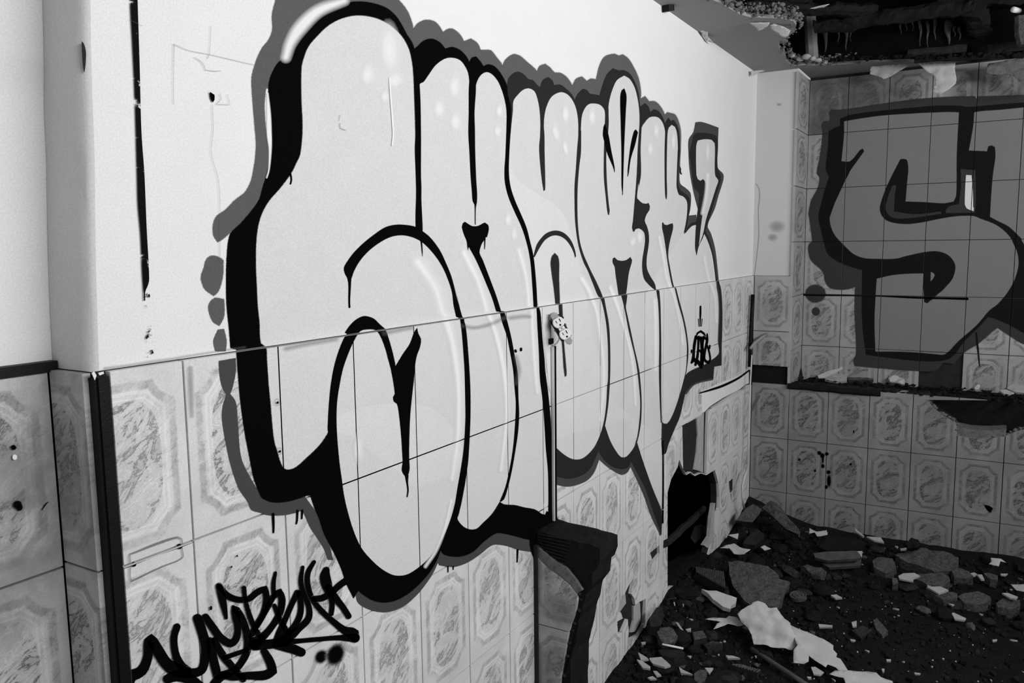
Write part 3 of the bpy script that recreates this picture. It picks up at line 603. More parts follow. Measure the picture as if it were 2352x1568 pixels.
for h_ in [
    [(958, 602, 11), (978, 630, 11), (1000, 665, 10), (1014, 715, 9), (1020, 724, 9)], [(1023, 738, 8), (1036, 780, 7), (1045, 830, 7), (1051, 890, 6), (1052, 950, 6), (1048, 1020, 5), (1036, 1100, 4)], [(1064, 580, 7), (1080, 612, 7), (1096, 645, 6), (1110, 690, 6), (1115, 712, 5)], [(1122, 725, 5), (1135, 760, 5), (1150, 820, 5), (1158, 870, 5), (1162, 940, 4), (1158, 1000, 3), (1148, 1080, 2.5)],
    [(1190, 575, 5), (1203, 620, 5), (1210, 660, 4), (1213, 700, 4)], [(1220, 715, 4), (1222, 770, 4), (1226, 830, 4), (1232, 900, 3)], [(1335, 640, 5), (1350, 665, 5), (1360, 690, 4), (1370, 720, 4), (1377, 770, 3.5), (1384, 830, 3), (1384, 900, 3), (1376, 965, 2.5)], [(1400, 660, 4), (1412, 690, 4), (1428, 740, 3), (1445, 800, 3), (1454, 860, 2.5), (1458, 930, 2)],
    [(1502, 690, 4), (1504, 740, 4), (1504, 800, 3.5), (1504, 850, 2.5)], [(1513, 545, 3), (1522, 590, 3), (1530, 640, 3), (1546, 680, 2.5), (1560, 740, 2.5), (1567, 790, 2)], [(1616, 590, 3), (1626, 640, 3), (1640, 680, 2.5), (1644, 740, 2)], [(1624, 400, 3), (1622, 440, 3), (1612, 490, 2)], [(975, 1300, 2), (1000, 1262, 2), (1020, 1210, 2), (1034, 1150, 2)]]:
    strokes(W1, 'white_highlight', P['mist'], mural, [h_], min(p[2] for p in h_) * 2.2 + 2)
strokes(W1, 'white_drip', P['white'], mural, [[(893, 180, 1.8), (895, 220, 1.6), (899, 270, 1.8), (901, 310, 1.8), (899, 333, 2)]], 1)
# two tags
tg = tag(empty('graffiti_tag'), 'jagged black signature scrawled low on the tiles at the bottom left', 'graffiti')
T = lambda s: crop(s, 250, 1170, .2551)
strokes(W1B, 'black_line', P['black'], tg, [T(s) for s in (
    "150,1580,55 195,1490,52 250,1470,48 300,1430,45 340,1330,40 352,1200,45 370,1165,52 430,1260,50 510,1380,52 600,1440,60 740,1465,42 825,1440,38 855,1350,38 858,1200,42 820,1060,42 790,975,40",
    "605,1050,30 578,1150,30 592,1290,32 640,1400,40 700,1450,40", "520,1520,40 600,1490,50 700,1510,50 820,1590,40", "862,962,30 930,1060,34 1000,1150,34 1090,1200,34 1142,1150,30 1152,1050,28 1135,950,34 1125,880,34 1190,980,32 1238,1130,32 1235,1270,32 1180,1380,30 1110,1450,32 1000,1500,38 930,1580,36",
    "900,1180,36 930,1330,38 970,1490,38", "940,1170,26 1020,1310,34 1130,1440,30 1200,1520,30", "1030,1330,22 1130,1295,20 1235,1260,20", "985,685,30 1005,760,34 1030,880,26 1048,970,14", "985,690,26 1060,770,28 1150,805,26 1250,800,26 1330,740,28 1400,705,26 1412,800,28 1385,930,28 1310,1060,28 1270,1140,24",
    "1208,700,18 1225,830,18 1270,980,22 1320,1090,24 1380,1170,26", "1492,565,12 1475,660,18 1478,780,18", "1300,1200,56 1370,1150,36 1460,1050,28 1530,930,30 1552,810,30 1530,735,30 1475,780,26 1420,880,24 1330,1040,22", "1482,860,18 1540,1000,24 1610,1120,26", "1738,515,14 1722,640,20 1745,750,22 1795,880,24 1788,980,28 1700,1070,30 1590,1165,44 1520,1190,40",
    "1690,740,24 1630,870,24 1570,1010,24 1530,1110,32 1510,1180,36", "1700,745,22 1722,850,24 1712,950,26 1660,1050,26 1580,1130,28", "1840,468,16 1785,570,22 1785,690,24 1830,810,22 1920,920,24 2020,1010,26 2110,1080,34 2195,1115,52 2205,1150,44", "2210,1150,40 2050,1150,22 1850,1165,20 1680,1180,22 1560,1190,40 1400,1210,42 1310,1210,52", "1500,1210,40 1650,1250,42 1725,1280,38",
    "1950,540,28 1940,600,46 1960,690,44 1990,780,22 2003,860,22 1995,935,20", "1970,700,34 2040,800,30 2110,890,26 2150,955,26", "1840,800,26 1920,790,28 2000,740,28 2080,670,28 2160,620,34", "1390,1270,30 1440,1360,38 1470,1450,38 1400,1485,42 1250,1490,34 1100,1500,32 1010,1480,30")], 3)
spots(W1, 'black_spot', P['black'], tg, [(250 + 1905 * .2551, 1170 + 1320 * .2551, 18, 22, .5), (250 + 2035 * .2551, 1170 + 1300 * .2551, 26, 36, .5)])
tg2 = tag(empty('graffiti_tag'), 'tiny black signature near the right end of the silver letters', 'graffiti')
T2 = lambda s: crop(s, 1450, 600, .19133)
strokes(W1B, 'black_line', P['black'], tg2, [T2(s) for s in ("775,895,6 790,860,11 828,838,14 865,865,12 885,895,5", "770,900,14 752,1000,16 742,1110,14 735,1190,20 718,1215,12", "802,905,14 797,1050,12 787,1150,14 765,1240,14", "745,1180,24 790,1200,22 835,1270,16", "828,910,12 838,1050,12 838,1230,18", "862,910,12 850,1000,12 856,1120,12 850,1240,12", "905,870,7 905,950,14 882,1060,12 872,1180,14 920,1215,20 942,1180,10 928,1080,10 905,1010,10", "775,915,20 830,930,10 860,905,14 900,935,16", "718,1065,8 716,1090,8", "937,1010,9 933,1045,9", "800,1060,10 840,1090,14", "825,540,9 824,620,10 822,700,7 821,780,3", "800,690,3 806,780,2", "845,690,3 836,780,2")], 1)
# painted stripe that has flaked away towards the dado
st = tag(empty('painted_stripe'), 'thin black vertical stripe flaking off the white plaster left of the letters', 'stripe')
shape(W1, 'black_line', P['worn'], st, "296.5,-6 313,-6 318,150 322,300 329,400 334,520 340,640 337,655 331,670 331,690 328,690 327,660 325,630 321,540 315,470 313,400 307,200", .8, 80)
shape(W1, 'flaked_line', P['flaked'], st, "327,650 340,640 347,790 350,824 336,828 333,780", 1.0, 80)
# the darker piece on the back wall
pc = tag(empty('graffiti_mural'), 'dark grey angular letter painted over the tiles of the back wall niche', 'graffiti')
sh2 = lambda n, m, s, soft=3, c=50: shape(W2, n, P[m], pc, s, soft, c)
sh2('grey_halo', 'shalo', "1904,259 1909,252 1934,252 1979,245.7 2053.6,234.5 2128,225.8 2202.9,222 2277.5,221 2352,218 2420,214 2420,800 2352,790 2319,771 2291,752.5 2272,766.7 2248,788 2215,809 2190,835 2166,832 2150,850 2107,851.6 2012,844.6 1963,840 1960.5,828 1966.4,811.5 1963,712 1964,658 1951,663 1930,665 1906,660.5 1894.4,644 1892,627.4 1882.6,615.6 1863.7,599 1856.6,575.5 1858,561 1866,555 1863.7,535 1859,500 1857,490 1864.6,458 1879.5,428.5 1882,406 1876,398.6 1884.5,354 1889.5,299 1887,289 1892,279 1904,279 1907,272", 5)
sh2('black_outline', 'sblack', "1930,273 1954,264 2028.7,254 2103,247 2153,243 2200,243 2222.7,246 2240,245 2302,239.5 2352,235.8 2420,231 2420,790 2352,764 2317,745 2284,731 2269.6,727 2243.7,755 2215,783 2187,818.6 2160,828 2107,828 2003,816 1989,814 1980.5,736 1980.5,620 1951,611 1922.7,599 1901.5,582.6 1894,561 1885,523.6 1880,495 1884,478 1897,428 1904,406 1897,388.6 1902,341 1904,301.6 1919,293 1930,289", 3.5)
sh2('dull_fill', 'sfill', "1939,279 1979,272 2028.7,265.5 2103,260.6 2135.6,259 2203,258.5 2215,268 2228,268 2239,258 2302,252 2352,247 2420,242 2420,590 2352,560 2345,547 2330,536 2324,549.6 2335.7,578 2339,606 2331,639 2314.5,670 2291,698 2272,712.4 2243.7,745.4 2201,783 2170.5,812.7 2149,812.7 2107,809 2059.6,807 2011,807 2009,736 2011,689 2014,640 2050,632 2083,629 2122,628 2140,690 2151.6,677 2168,663 2187,641.6 2195,615.6 2191.8,601.5 2177.6,585 2154,576.7 2125.7,578 2083,587 2055,593.7 2012,593.7 1984,592 1960.5,582.6 1937,561 1918,540 1908.6,519 1906,500 1909,490.6 1921.8,455.8 1936.7,423.5 1951.6,393.6 1950,371 1933,370 1939,309", 2.5)
sh2('black_outline', 'sblack', "1925,372 1951.6,371 1976.5,344 1981.5,341.4 1984.5,347 1969,368.8 1951.6,393.6 1936.7,423.5 1921.8,455.8 1909,480 1900,440", 2.5)
sh2('black_outline', 'sblack', "2122,626 2140,600 2180,600 2190,630 2168,663 2151.6,677 2130,696 2123,693.5", 2)
sh2('dull_fill', 'sfill', "2138,624 2144,627 2147,632 2143,640 2137.5,646", 1)
sh2('black_outline', 'sblack', "2066,370 2068,366 2073.5,365 2081,366 2084,370 2086,388.6 2083.5,416 2079.7,463 2125.7,464.5 2168,467 2190.4,463 2196.6,448 2197.9,353.8 2203,255 2237.7,255 2235,289 2225,346 2267.5,347.6 2270,336.4 2277.5,334 2285,338 2286,358.8 2280,403.6 2276,453 2273.7,498 2292.4,508 2316,520 2345,547 2338,580 2324,549.6 2305,528 2284,514 2248,500 2237.7,495.6 2202.9,495.6 2165.6,500.6 2115.8,510.5 2078.5,514 2041,508 2026,495.6 2021,478 2025,460.8 2033.7,436 2048.6,403.6", 2.5)
T3 = lambda s: crop(s, 1780, 130, .2487)
sh2('grey_band', 'shalo', T3("1085,1185 1120,1190 1105,1300 1100,1430 1300,1455 1530,1430 1540,1450 1250,1490 1100,1490 1040,1450 1020,1400 1040,1310"), 1.5)
sh2('grey_band', 'shalo', T3("1715,1035 1740,1040 1850,1048 1855,1250 1850,1410 1840,1440 1580,1445 1575,1425 1605,1385 1700,1360 1718,1200"), 1.5)
sh2('white_gap', 'white', T3("1765,1093 1815,1095 1828,1250 1830,1390 1836,1392 1835,1426 1770,1400 1755,1370 1758,1200"), 1)
sh2('grey_spot', 'shalo', [(1873 + 23 * math.cos(a * .4488), 674 + 20 * math.sin(a * .4488)) for a in range(14)], 8)
sh2('grey_spot', 'shalo', [(1874 + 9.5 * math.cos(a * .4488), 715 + 9.5 * math.sin(a * .4488)) for a in range(14)], 1)
# cracks and stains in the plaster
cr = wall_left
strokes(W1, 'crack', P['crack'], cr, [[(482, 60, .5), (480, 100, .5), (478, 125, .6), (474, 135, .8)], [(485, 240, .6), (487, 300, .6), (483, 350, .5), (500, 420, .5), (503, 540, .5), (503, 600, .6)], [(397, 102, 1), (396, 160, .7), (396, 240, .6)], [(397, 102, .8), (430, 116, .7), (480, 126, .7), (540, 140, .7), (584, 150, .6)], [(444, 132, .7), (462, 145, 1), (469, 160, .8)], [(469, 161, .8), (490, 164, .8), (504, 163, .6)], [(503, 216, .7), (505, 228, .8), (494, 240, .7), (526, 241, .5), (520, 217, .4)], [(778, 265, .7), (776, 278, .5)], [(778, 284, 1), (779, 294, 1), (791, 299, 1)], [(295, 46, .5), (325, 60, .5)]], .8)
shape(W1, 'chip', P['black'], cr, "479,211 490,218 490,230 486,236 481,226", .6)
for s_ in [[(240, 846, 3.5), (300, 838, 3), (345, 831, 3.5), (400, 823, 3), (420, 819, 2.5), (480, 809, 1.6), (560, 797, 1)], [(435, 845, 5), (437, 900, 5), (439, 955, 3)]]: strokes(W1, 'grimy_edge', P['smudge'], cr, [s_], 5)
T1 = lambda s: crop(s, 0, 1170, .2551)
strokes(W1, 'dirt_outline', P['stain'], cr, [T1("1165,490,3 1160,400,4 1200,385,6 1400,305,10 1590,245,8 1625,260,4 1630,350,3 1632,430,3 1450,510,4 1280,590,6 1180,640,5 1160,600,3 1165,490,3")], 3)
strokes(W1, 'scar', P['black'], cr, [T1("1065,535,8 1160,500,8 1400,405,7 1600,335,7 1730,285,6")], 1.5)
strokes(W1, 'anchor_hole', P['black'], cr, [[(304, 1294, 5), (305, 1295, 5)], [(409, 1253, 5.5), (410, 1254, 5.5)], [(1182, 804, 2.2), (1183, 807, 2.2)], [(1195, 800, 2.2), (1195, 804, 2.2)], [(482, 1393, 2.5), (482, 1397, 2.5)], [(542, 1275, 1.6), (542, 1276, 1.6)], [(529, 1300, 1.6), (529, 1301, 1.6)]], 1)
for s_ in [[(1060, 748, 2), (1090, 752, 2), (1130, 742, 3), (1160, 728, 2)], [(1170, 730, 3), (1200, 726, 3), (1215, 727, 2)], [(1183, 820, 4), (1190, 850, 4), (1184, 880, 3)], [(880, 765, 4), (915, 757, 4), (945, 752, 3)], [(655, 800, 4), (700, 790, 4), (770, 778, 4)]]: strokes(W1, 'scuff', P['smudge'], cr, [s_], 8)
strokes(W1, 'shadow_and_edge', P['black'], cr, [[(1270, 1118, 3), (1271, 1160, 4), (1269, 1205, 4)], [(1720, 850, 1.4), (1695, 868, 2), (1660, 885, 2.5), (1630, 895, 2), (1606, 902, 1)], [(1521, 1012, 1.2), (1522, 1100, 1.2), (1521, 1200, 1.3)]], 1.5)  # first stroke paints the shadow line right of the metal channel

W0 = Wall('y', [(YR - TH, -1., [(-2, XL, .2, FZ - .02)])]); WL = Wall('x', [(XB - TH, -1., [(-2.4, -.013, 0, LEDGE)])]); WC = Wall('x', [(XB, -1., [(YC, 0, FZ, ZC)])])
shape(W1, 'chip', P['charcoal'], cr, "184,95 189,100 194,118 194,140 192,160 190,168 187,150 185,120", 1)
strokes(W0, 'anchor_hole', P['black'], wall_recess, [[(28, 1026, 5), (29, 1027, 5)]], 3); strokes(W0, 'anchor_hole', P['black'], wall_recess, [[(38, 1158, 9), (42, 1164, 7)]], 5)
strokes(W0, 'filler_spot', P['white'], wall_recess, [[(31, 1048, 5), (31, 1050, 5)]], 2); strokes(W0, 'crack', P['black'], wall_recess, [[(94, 1170, .8), (100, 1160, 1.2), (107, 1152, .8)]], 1)
for q in ((634, 923), (639, 1035)):
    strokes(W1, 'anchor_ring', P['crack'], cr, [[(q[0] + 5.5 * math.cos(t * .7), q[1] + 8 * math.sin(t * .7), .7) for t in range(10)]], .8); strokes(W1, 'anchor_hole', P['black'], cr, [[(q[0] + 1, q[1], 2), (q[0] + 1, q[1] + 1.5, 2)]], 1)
for q in ((1882, 1040, 4, 4), (1889, 1046, 4.5, 5), (1899, 1042, 4, 3.5), (1890, 1070, 3.5, 4), (1890, 1055, 2, 8), (1903, 1084, 4, 4), (1904, 1104, 4, 12), (1898, 1118, 3, 4), (1836, 1055, 2.5, 2.5), (1954, 1066, 2.5, 2.5), (1961, 991, 1.5, 3), (1872, 1081, 2.5, 2.5)): spots(WL, 'dirt_spot', P['black'], wall_back, [(q[0], q[1], q[2] * 1.6, q[3] * 1.6, 0)])
shape(WL, 'chip', P['black'], wall_back, "2260,1159 2272,1161 2281,1167 2275,1177 2267,1171", 1)
strokes(WL, 'grimy_edge', P['stain'], wall_back, [[(1728, 940, 3), (1734, 925, 3), (1743, 910, 3)]], 3)
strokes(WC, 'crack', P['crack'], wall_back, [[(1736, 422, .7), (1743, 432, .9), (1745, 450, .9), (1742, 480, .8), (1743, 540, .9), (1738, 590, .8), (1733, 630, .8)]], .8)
for q in ((1785, 520, 22, 16), (1775, 545, 14, 10), (1790, 240, 8, 4)): spots(WC, 'smudge', P['smudge'], wall_back, [(*q, 0)])
# ------------------------------------------------------------------ floor of dirt
def heap(x, y):
    a = max(0., -y); b = max(0., 3.6 - x)
    h = .050 * math.exp(-a / .16) * min(1., max(0., (x - 1.2) / .5)) + .09 * math.exp(-((x - 2.45) / .35) ** 2 - (a / .22) ** 2)
    h += .055 * math.exp(-b / .22) + .07 * math.exp(-(a / .25) ** 2 - (b / .35) ** 2)
    return .02 + h + .018 * noise.noise(Vector((x * 2.2, y * 2.2, 4))) + .010 * noise.noise(Vector((x * 9, y * 9, 1)))
NX, NY = 170, 120
V = []; F = []
for i in range(NX + 1):
    for j in range(NY + 1):
        x = -1.0 + 4.7 * i / NX; y = .1 - 2.95 * (j / NY) ** 1.4
        V.append((x, y, heap(x, y) + .004 * noise.noise(Vector((x * 30, y * 30, 2)))))
for i in range(NX):
    for j in range(NY):
        a = i * (NY + 1) + j; F.append((a, a + 1, a + NY + 2, a + NY + 1))
me = mesh('floor', V, F, True)
for p in me.polygons:
    if p.normal.z < 0: p.flip()
floor = struct(link('floor', me, M['earth']))
def gp(px, py):
    z = .03
    for _ in range(8):
        q = at_z(px, py, z); z = heap(min(3.6, q.x), max(-3.3, q.y))
    return at_z(px, py, z)
def cen(p): return sum(a[0] for a in p) / len(p), sum(a[1] for a in p) / len(p)
def on_plane(p, o, n):
    out = []
    for a in p:
        d = ray(a[0], a[1]); out.append(CAM + d * ((o - CAM).dot(n) / d.dot(n)))
    return out
def tri_fill(p3, o, n, step, amp, sc, seed):
    """outline on a plane -> triangulated sheet with inner points, pushed about by noise"""
    u = n.orthogonal().normalized(); v = n.cross(u)
    q = [Vector(((a - o).dot(u), (a - o).dot(v))) for a in p3]
    m = []
    for i in range(len(q)):
        a, b = q[i], q[(i + 1) % len(q)]; k = max(1, int((b - a).length / step))
        m += [a.lerp(b, t / k) for t in range(k)]
    nb = len(m); x0 = min(a.x for a in m); x1 = max(a.x for a in m); y0 = min(a.y for a in m); y1 = max(a.y for a in m)
    r = random.Random(seed); y = y0
    while y < y1:
        x = x0
        while x < x1:
            m.append(Vector((x + r.uniform(-.3, .3) * step, y + r.uniform(-.3, .3) * step))); x += step
        y += step
    res = delaunay_2d_cdt(m, [], [list(range(nb))], 1, 1e-6)
    vs, fs = res[0], [tuple(f) for f in res[2]]
    ed = {}
    for f in fs:
        for k in range(len(f)):
            e = (f[k], f[(k + 1) % len(f)]); ed[e] = ed.get(e, 0) + 1
    rim = [e for e in ed if (e[1], e[0]) not in ed]
    P3 = []
    for a in vs:
        w_ = o + u * a.x + v * a.y
        P3.append(w_ + n * (amp * noise.noise(w_ * sc + Vector((seed, 0, 0))) + .5 * amp * noise.noise(w_ * sc * 2.7 + Vector((0, seed, 0))) + .25 * amp * noise.noise(w_ * sc * 6 + Vector((0, 0, seed)))))
    return P3, fs, rim
def slab(name, p, mt, label, cat, thick=.03, lift=.02, tilt=(0, 0), amp=.004, sc=25, step=.02, group=None, base=None, smooth=False):
    seed = len(label) + p[0][0] * .37
    c = cen(p); g = base if base is not None else gp(*c); n = Vector((tilt[0], tilt[1], 1)).normalized()
    o = g + Vector((0, 0, lift)); d = ray(*c); o = CAM + d * ((o.z - CAM.z) / d.z)
    top, fs, rim = tri_fill(on_plane(p, o, n), o, n, step, amp, sc, seed)
    k = len(top); vs = list(top)
    for a in top:
        j = noise.noise_vector(a * 20) * thick * .18; vs.append(a - n * thick + Vector((j.x, j.y, j.z)))
    bm = bmesh.new(); bv = [bm.verts.new(v - o) for v in vs]
    for f in fs: bm.faces.new([bv[i] for i in f]); bm.faces.new([bv[i + k] for i in f[::-1]])
    for a, b in rim: bm.faces.new((bv[b], bv[a], bv[a + k], bv[b + k]))
    ob = link(name, frombm(name, bm, smooth), mt); ob.location = o
    return tag(ob, label, cat, group)
def sheet(name, p, mt, label, cat, lift=.02, tilt=(0, 0), amp=.012, sc=9, step=.014, base=None, group=None):
    return slab(name, p, mt, label, cat, .0016, lift, tilt, amp, sc, step, group, base, True)
c5 = lambda s: crop(s, 1450, 1120, .21259)
c7 = lambda s: crop(s, 1400, 1300, .21259)
c6 = lambda s: crop(s, 1900, 1120, .19218)
c8 = lambda s: crop(s, 1850, 1300, .21344)

# ------------------------------------------------------------------ ceiling with its broken edge and the void above
EDGE = pts("1960,146 1900,150 1850,149 1822,151 1806,142 1802,124 1790,110 1789,98 1800,90 1812,82 1824,74 1829,58 1822,48 1800,43 1760,41 1722,39 1700,33 1682,23 1662,11 1640,1 1612,-10 1560,-40")
def ceil_pt(x, y, dz=0.): return at_z(x, y, ZC + dz)
poly = [(-2.6, .1), (XL, .1), (XL, 0), (XB, 0), (XB, YC), (XN, YC), (XN, -2.4)]
poly += [(3.53, -2.4), (3.55, -1.7)] + [(ceil_pt(*q).x, ceil_pt(*q).y) for q in pts("2352,134 2280,137 2200,139 2120,141 2050,143")] + [(ceil_pt(*q).x, ceil_pt(*q).y) for q in EDGE] + [(1.2, -.3), (-.5, -.28), (-2.6, -.3)]
ceiling = struct(link('ceiling', prism('ceiling', poly, lambda u, v, t: (u, v, t), ZC, ZC + .014), M['ceiling']))
gaps = [[(ceil_pt(x, y, .42).x, ceil_pt(x, y, .42).y) for x, y in pts(s)] for s in ("1964,12 1966,-20 2016,-24 2013,6 1990,13", "1838,2 1850,-20 1905,-22 1893,4 1868,8")]
deck = prism('roof_deck', [(-2.6, .1), (XN + .1, .1), (XN + .1, -2.95), (-2.6, -2.95)], lambda u, v, t: (u, v, t), ZC + .42, ZC + .46, gaps)
struct(link('ceiling_deck', deck, M['dark']))
fas = prism('f', [(.04, ZC + .014), (-2.4, ZC + .014), (-2.4, ZC + .42), (.04, ZC + .42)], yz, XB + .01, XB + .03)
fas2 = struct(link('wall_fascia', boxme('wall_fascia', -2.6, XB + .03, .02, .04, ZC + .014, ZC + .42), M['dark']))  # dark backing added so the void above the ceiling stays black
fascia = struct(link('wall_fascia', fas, M['dark']))
def bar(name, a, b, wd, ht, mt, amp=.012, n=26, sc=14):
    a, b = Vector(a), Vector(b); t = (b - a).normalized(); s_ = t.cross(Vector((0, 0, 1))).normalized(); u = s_.cross(t)
    bm = bmesh.new(); rings = []
    for i in range(n + 1):
        c = a.lerp(b, i / n); ring = []
        for k in range(8):
            an = 2 * math.pi * (k + .5) / 8; x, y = math.cos(an), math.sin(an); m_ = max(abs(x), abs(y)); x /= m_; y /= m_
            p = c + s_ * (x * wd / 2) + u * (y * ht / 2); ring.append(bm.verts.new(p + noise.noise_vector(p * sc) * amp + noise.noise_vector(p * sc * 3) * amp * .5))
        rings.append(ring)
    for A, B in zip(rings, rings[1:]):
        for k in range(8): bm.faces.new((A[k], A[(k + 1) % 8], B[(k + 1) % 8], B[k]))
    bm.faces.new(rings[0][::-1]); bm.faces.new(rings[-1])
    return link(name, frombm(name, bm), mt)
def cp(x, y, dz): return at_z(x, y, ZC + dz)
B_ = [((1868, 62, .10), (2235, 14, .10), .07, .06, 'rough charred timber hanging along the near side of the ceiling hole'),
      ((1700, 16, .12), (2000, 26, .14), .10, .05, 'dark splintered timber behind the crumbling ceiling edge'),
      ((2150, 2, .18), (2420, -18, .18), .10, .08, 'sooty timber at the top right corner above the ceiling hole'),
      ((1660, -6, .2), (1850, 4, .22), .08, .08, 'charred timber at the upper left of the ceiling hole'),
      ((2240, 20, .12), (2262, 122, .02), .09, .06, 'blackened upright board right of the hanging lime drips')]
for a, b, wd, ht, lb in B_: tag(bar('charred_timber', cp(*a), cp(*b), wd, ht, M['soot'], .016), lb, 'timber')
tag(bar('vent_pipe', at_x(1866, 135, 3.50), at_x(1860, 34, 3.50), .055, .055, M['pipe'], .002), 'short grey pipe standing upright inside the ceiling hole', 'pipe')
tag(bar('hanging_batten', at_y(1531, -30, -.02), at_y(1534, 27, -.02), .045, .03, M['black_trim'], .003, 8), 'stub of black batten hanging at the edge of the ceiling', 'batten')
o = bar('lath', at_x(2085, 124, 3.58), at_x(2222, 110, 3.58), .02, .035, M['brick'], .004); tag(o, 'thin dark lath lying along the bottom of the ceiling hole', 'lath')
tag(bar('lath', at_x(2100, 139, 3.57), at_x(2352, 128, 3.57), .02, .02, M['soot'], .004), 'sooty lath on the ceiling edge above the torn paper', 'lath')
bm = bmesh.new()                            # lime drips on the fascia
for i, (x, y0, y1, r) in enumerate([(1895, 62, 120, .016), (1925, 66, 98, .007), (1943, 62, 116, .010), (1953, 64, 96, .005), (2038, 45, 60, .004), (2068, 48, 80, .005), (2081, 46, 72, .004), (2096, 46, 72, .004), (2113, 46, 106, .008), (2130, 48, 110, .008), (2147, 44, 92, .009), (2178, 48, 102, .020), (2192, 60, 84, .008), (2204, 62, 92, .008)]):
    b1 = bmesh.new(); a = at_x(x, y0, XB + .002); b = at_x(x + 1, y1, XB - .006)
    tube(b1, [a.lerp(b, t) + Vector((0, .003 * math.sin(t * 7 + i), 0)) for t in (0, .2, .4, .6, .8, 1)], [r, r * 1.0, r * .75, r * .45, r * .3, r * .12], 7)
    link('lime_drip', frombm('lime_drip', b1, True), M['concrete'], fascia)
bm.free()
def rock(bm, c, r, seed, flat=.7, sub=1):
    r0 = random.Random(seed); R_ = bmesh.ops.create_icosphere(bm, subdivisions=sub, radius=1)
    rx, ry, rz = r * r0.uniform(.7, 1.3), r * r0.uniform(.7, 1.3), r * flat * r0.uniform(.7, 1.2); an = r0.uniform(0, 6.28)
    for v in R_['verts']:
        k = 1 + .35 * noise.noise(v.co * 1.7 + Vector((seed * 3.1, 0, 0))); x, y, z = v.co.x * rx * k, v.co.y * ry * k, v.co.z * rz * k
        v.co = Vector((x * math.cos(an) - y * math.sin(an), x * math.sin(an) + y * math.cos(an), z)) + Vector(c)
bm = bmesh.new(); rr = random.Random(3)     # crumbling plaster along the broken edge
line3 = [ceil_pt(*q) for q in smooth_poly(EDGE, False, 10)]
for i, q in enumerate(line3):
    for k in range(11): rock(bm, q + Vector((rr.uniform(-.03, .018), rr.uniform(-.03, .018), rr.uniform(.0, .05))), .003 + .009 * rr.random() ** 2, i * 7 + k, .8)
o = link('crumbled_edge', frombm('crumbled_edge', bm), M['crumb'], ceiling); o['kind'] = 'stuff'
bm = bmesh.new()
for i in range(220):
    t = rr.random(); q = at_x(1905 + 447 * t, 140 - 12 * t - rr.uniform(0, 8), 3.56 + rr.uniform(-.02, .04)); rock(bm, q, rr.uniform(.004, .012), 900 + i, .8)
o = link('sooty_crumbs', frombm('sooty_crumbs', bm), M['soot'], ceiling); o['kind'] = 'stuff'
def flap(s, label, base, n, amp=.006, cat='paper', name='torn_paper', mt=None):
    p = pts(s); o = base; n = Vector(n).normalized()
    top, fs, rim = tri_fill(on_plane(p, o, n), o, n, .012, amp, 22, p[0][0])
    k = len(top); bm = bmesh.new(); bv = [bm.verts.new(v - o) for v in top] + [bm.verts.new(v - n * .0014 - o) for v in top]
    for f in fs: bm.faces.new([bv[i] for i in f]); bm.faces.new([bv[i + k] for i in f[::-1]])
    for a, b in rim: bm.faces.new((bv[b], bv[a], bv[a + k], bv[b + k]))
    ob = link(name, frombm(name, bm, True), mt or M['white']); ob.location = o; return tag(ob, label, cat)
flap("2108,144 2195,143 2193,158 2197,180 2195,192 2180,205 2160,217 2142,212 2147,197 2149,178 2140,169 2128,164", 'large torn flap of pale paper hanging from the ceiling edge over the dark letter', at_x(2160, 180, 3.66), (-1, 0, .1), .010)
flap("2000,152 2050,148 2095,145 2070,160 2045,176 2030,182 2018,176 1998,170", 'creased grey paper strip peeling from the ceiling left of the largest flap', at_x(2040, 160, 3.70), (-1, 0, .2), .010, mt=M['shard'])
flap("2270,146 2352,132 2400,130 2400,215 2352,196 2330,176 2312,169 2290,172 2262,168", 'grey peeling patch under the ceiling at the right edge of the picture', at_x(2320, 160, 3.72), (-1, 0, .2), .006, mt=M['crumb'])
flap("1720,53 1768,52 1764,60 1752,68 1742,73 1736,64", 'small pale flap peeling beside the crumbling ceiling edge', cp(1745, 60, -.012), (-.3, -.2, -1), .004)
flap("1769,58 1778,54 1800,62 1816,71 1810,82 1800,87 1784,77 1772,68", 'pale curled flap at the left lip of the ceiling hole', cp(1792, 70, -.02), (-.5, -.2, -1), .004)
flap("1608,71 1627,69 1626,84 1640,99 1622,93", 'small white sliver peeling where ceiling meets the bright wall', cp(1620, 82, -.01), (-.2, -.4, -1), .003)
flap("1857,20 1872,17 1905,9 1893,17 1872,21", 'bright scrap caught on the timbers above the ceiling hole', cp(1880, 15, .1), (-.4, -.2, -1), .003)
flap("1725,163 1748,161 1758,162 1742,168 1726,175", 'pale curl of paint in the ceiling corner above the column', at_y(1735, 167, -.03), (-.5, -1, -.2), .002)
bm = bmesh.new()
for i, (x, y, r) in enumerate([(1838, 134, .02), (1852, 130, .024), (1868, 134, .018), (1880, 138, .016), (1896, 143, .017), (1900, 148, .012), (1820, 128, .012)]): rock(bm, at_z(x, y, ZC + .012), r, 50 + i, .7, 2)
o = link('plaster_lumps', frombm('plaster_lumps', bm, True), M['shard'], ceiling); o['kind'] = 'stuff'
tag(bar('concrete_lump', at_x(2345, 40, 3.5), at_x(2350, 105, 3.5), .06, .05, M['concrete'], .01, 10), 'rough grey lump in the ceiling void at the right edge of the picture', 'concrete')
bm = bmesh.new(); a = cp(2328, 22, .1); tube(bm, [a, a + Vector((.12, -.02, .02))], .012, 14)
tag(link('pipe_end', frombm('pipe_end', bm, True), M['bright']), 'white pipe end poking out of the ceiling void at top right', 'pipe')

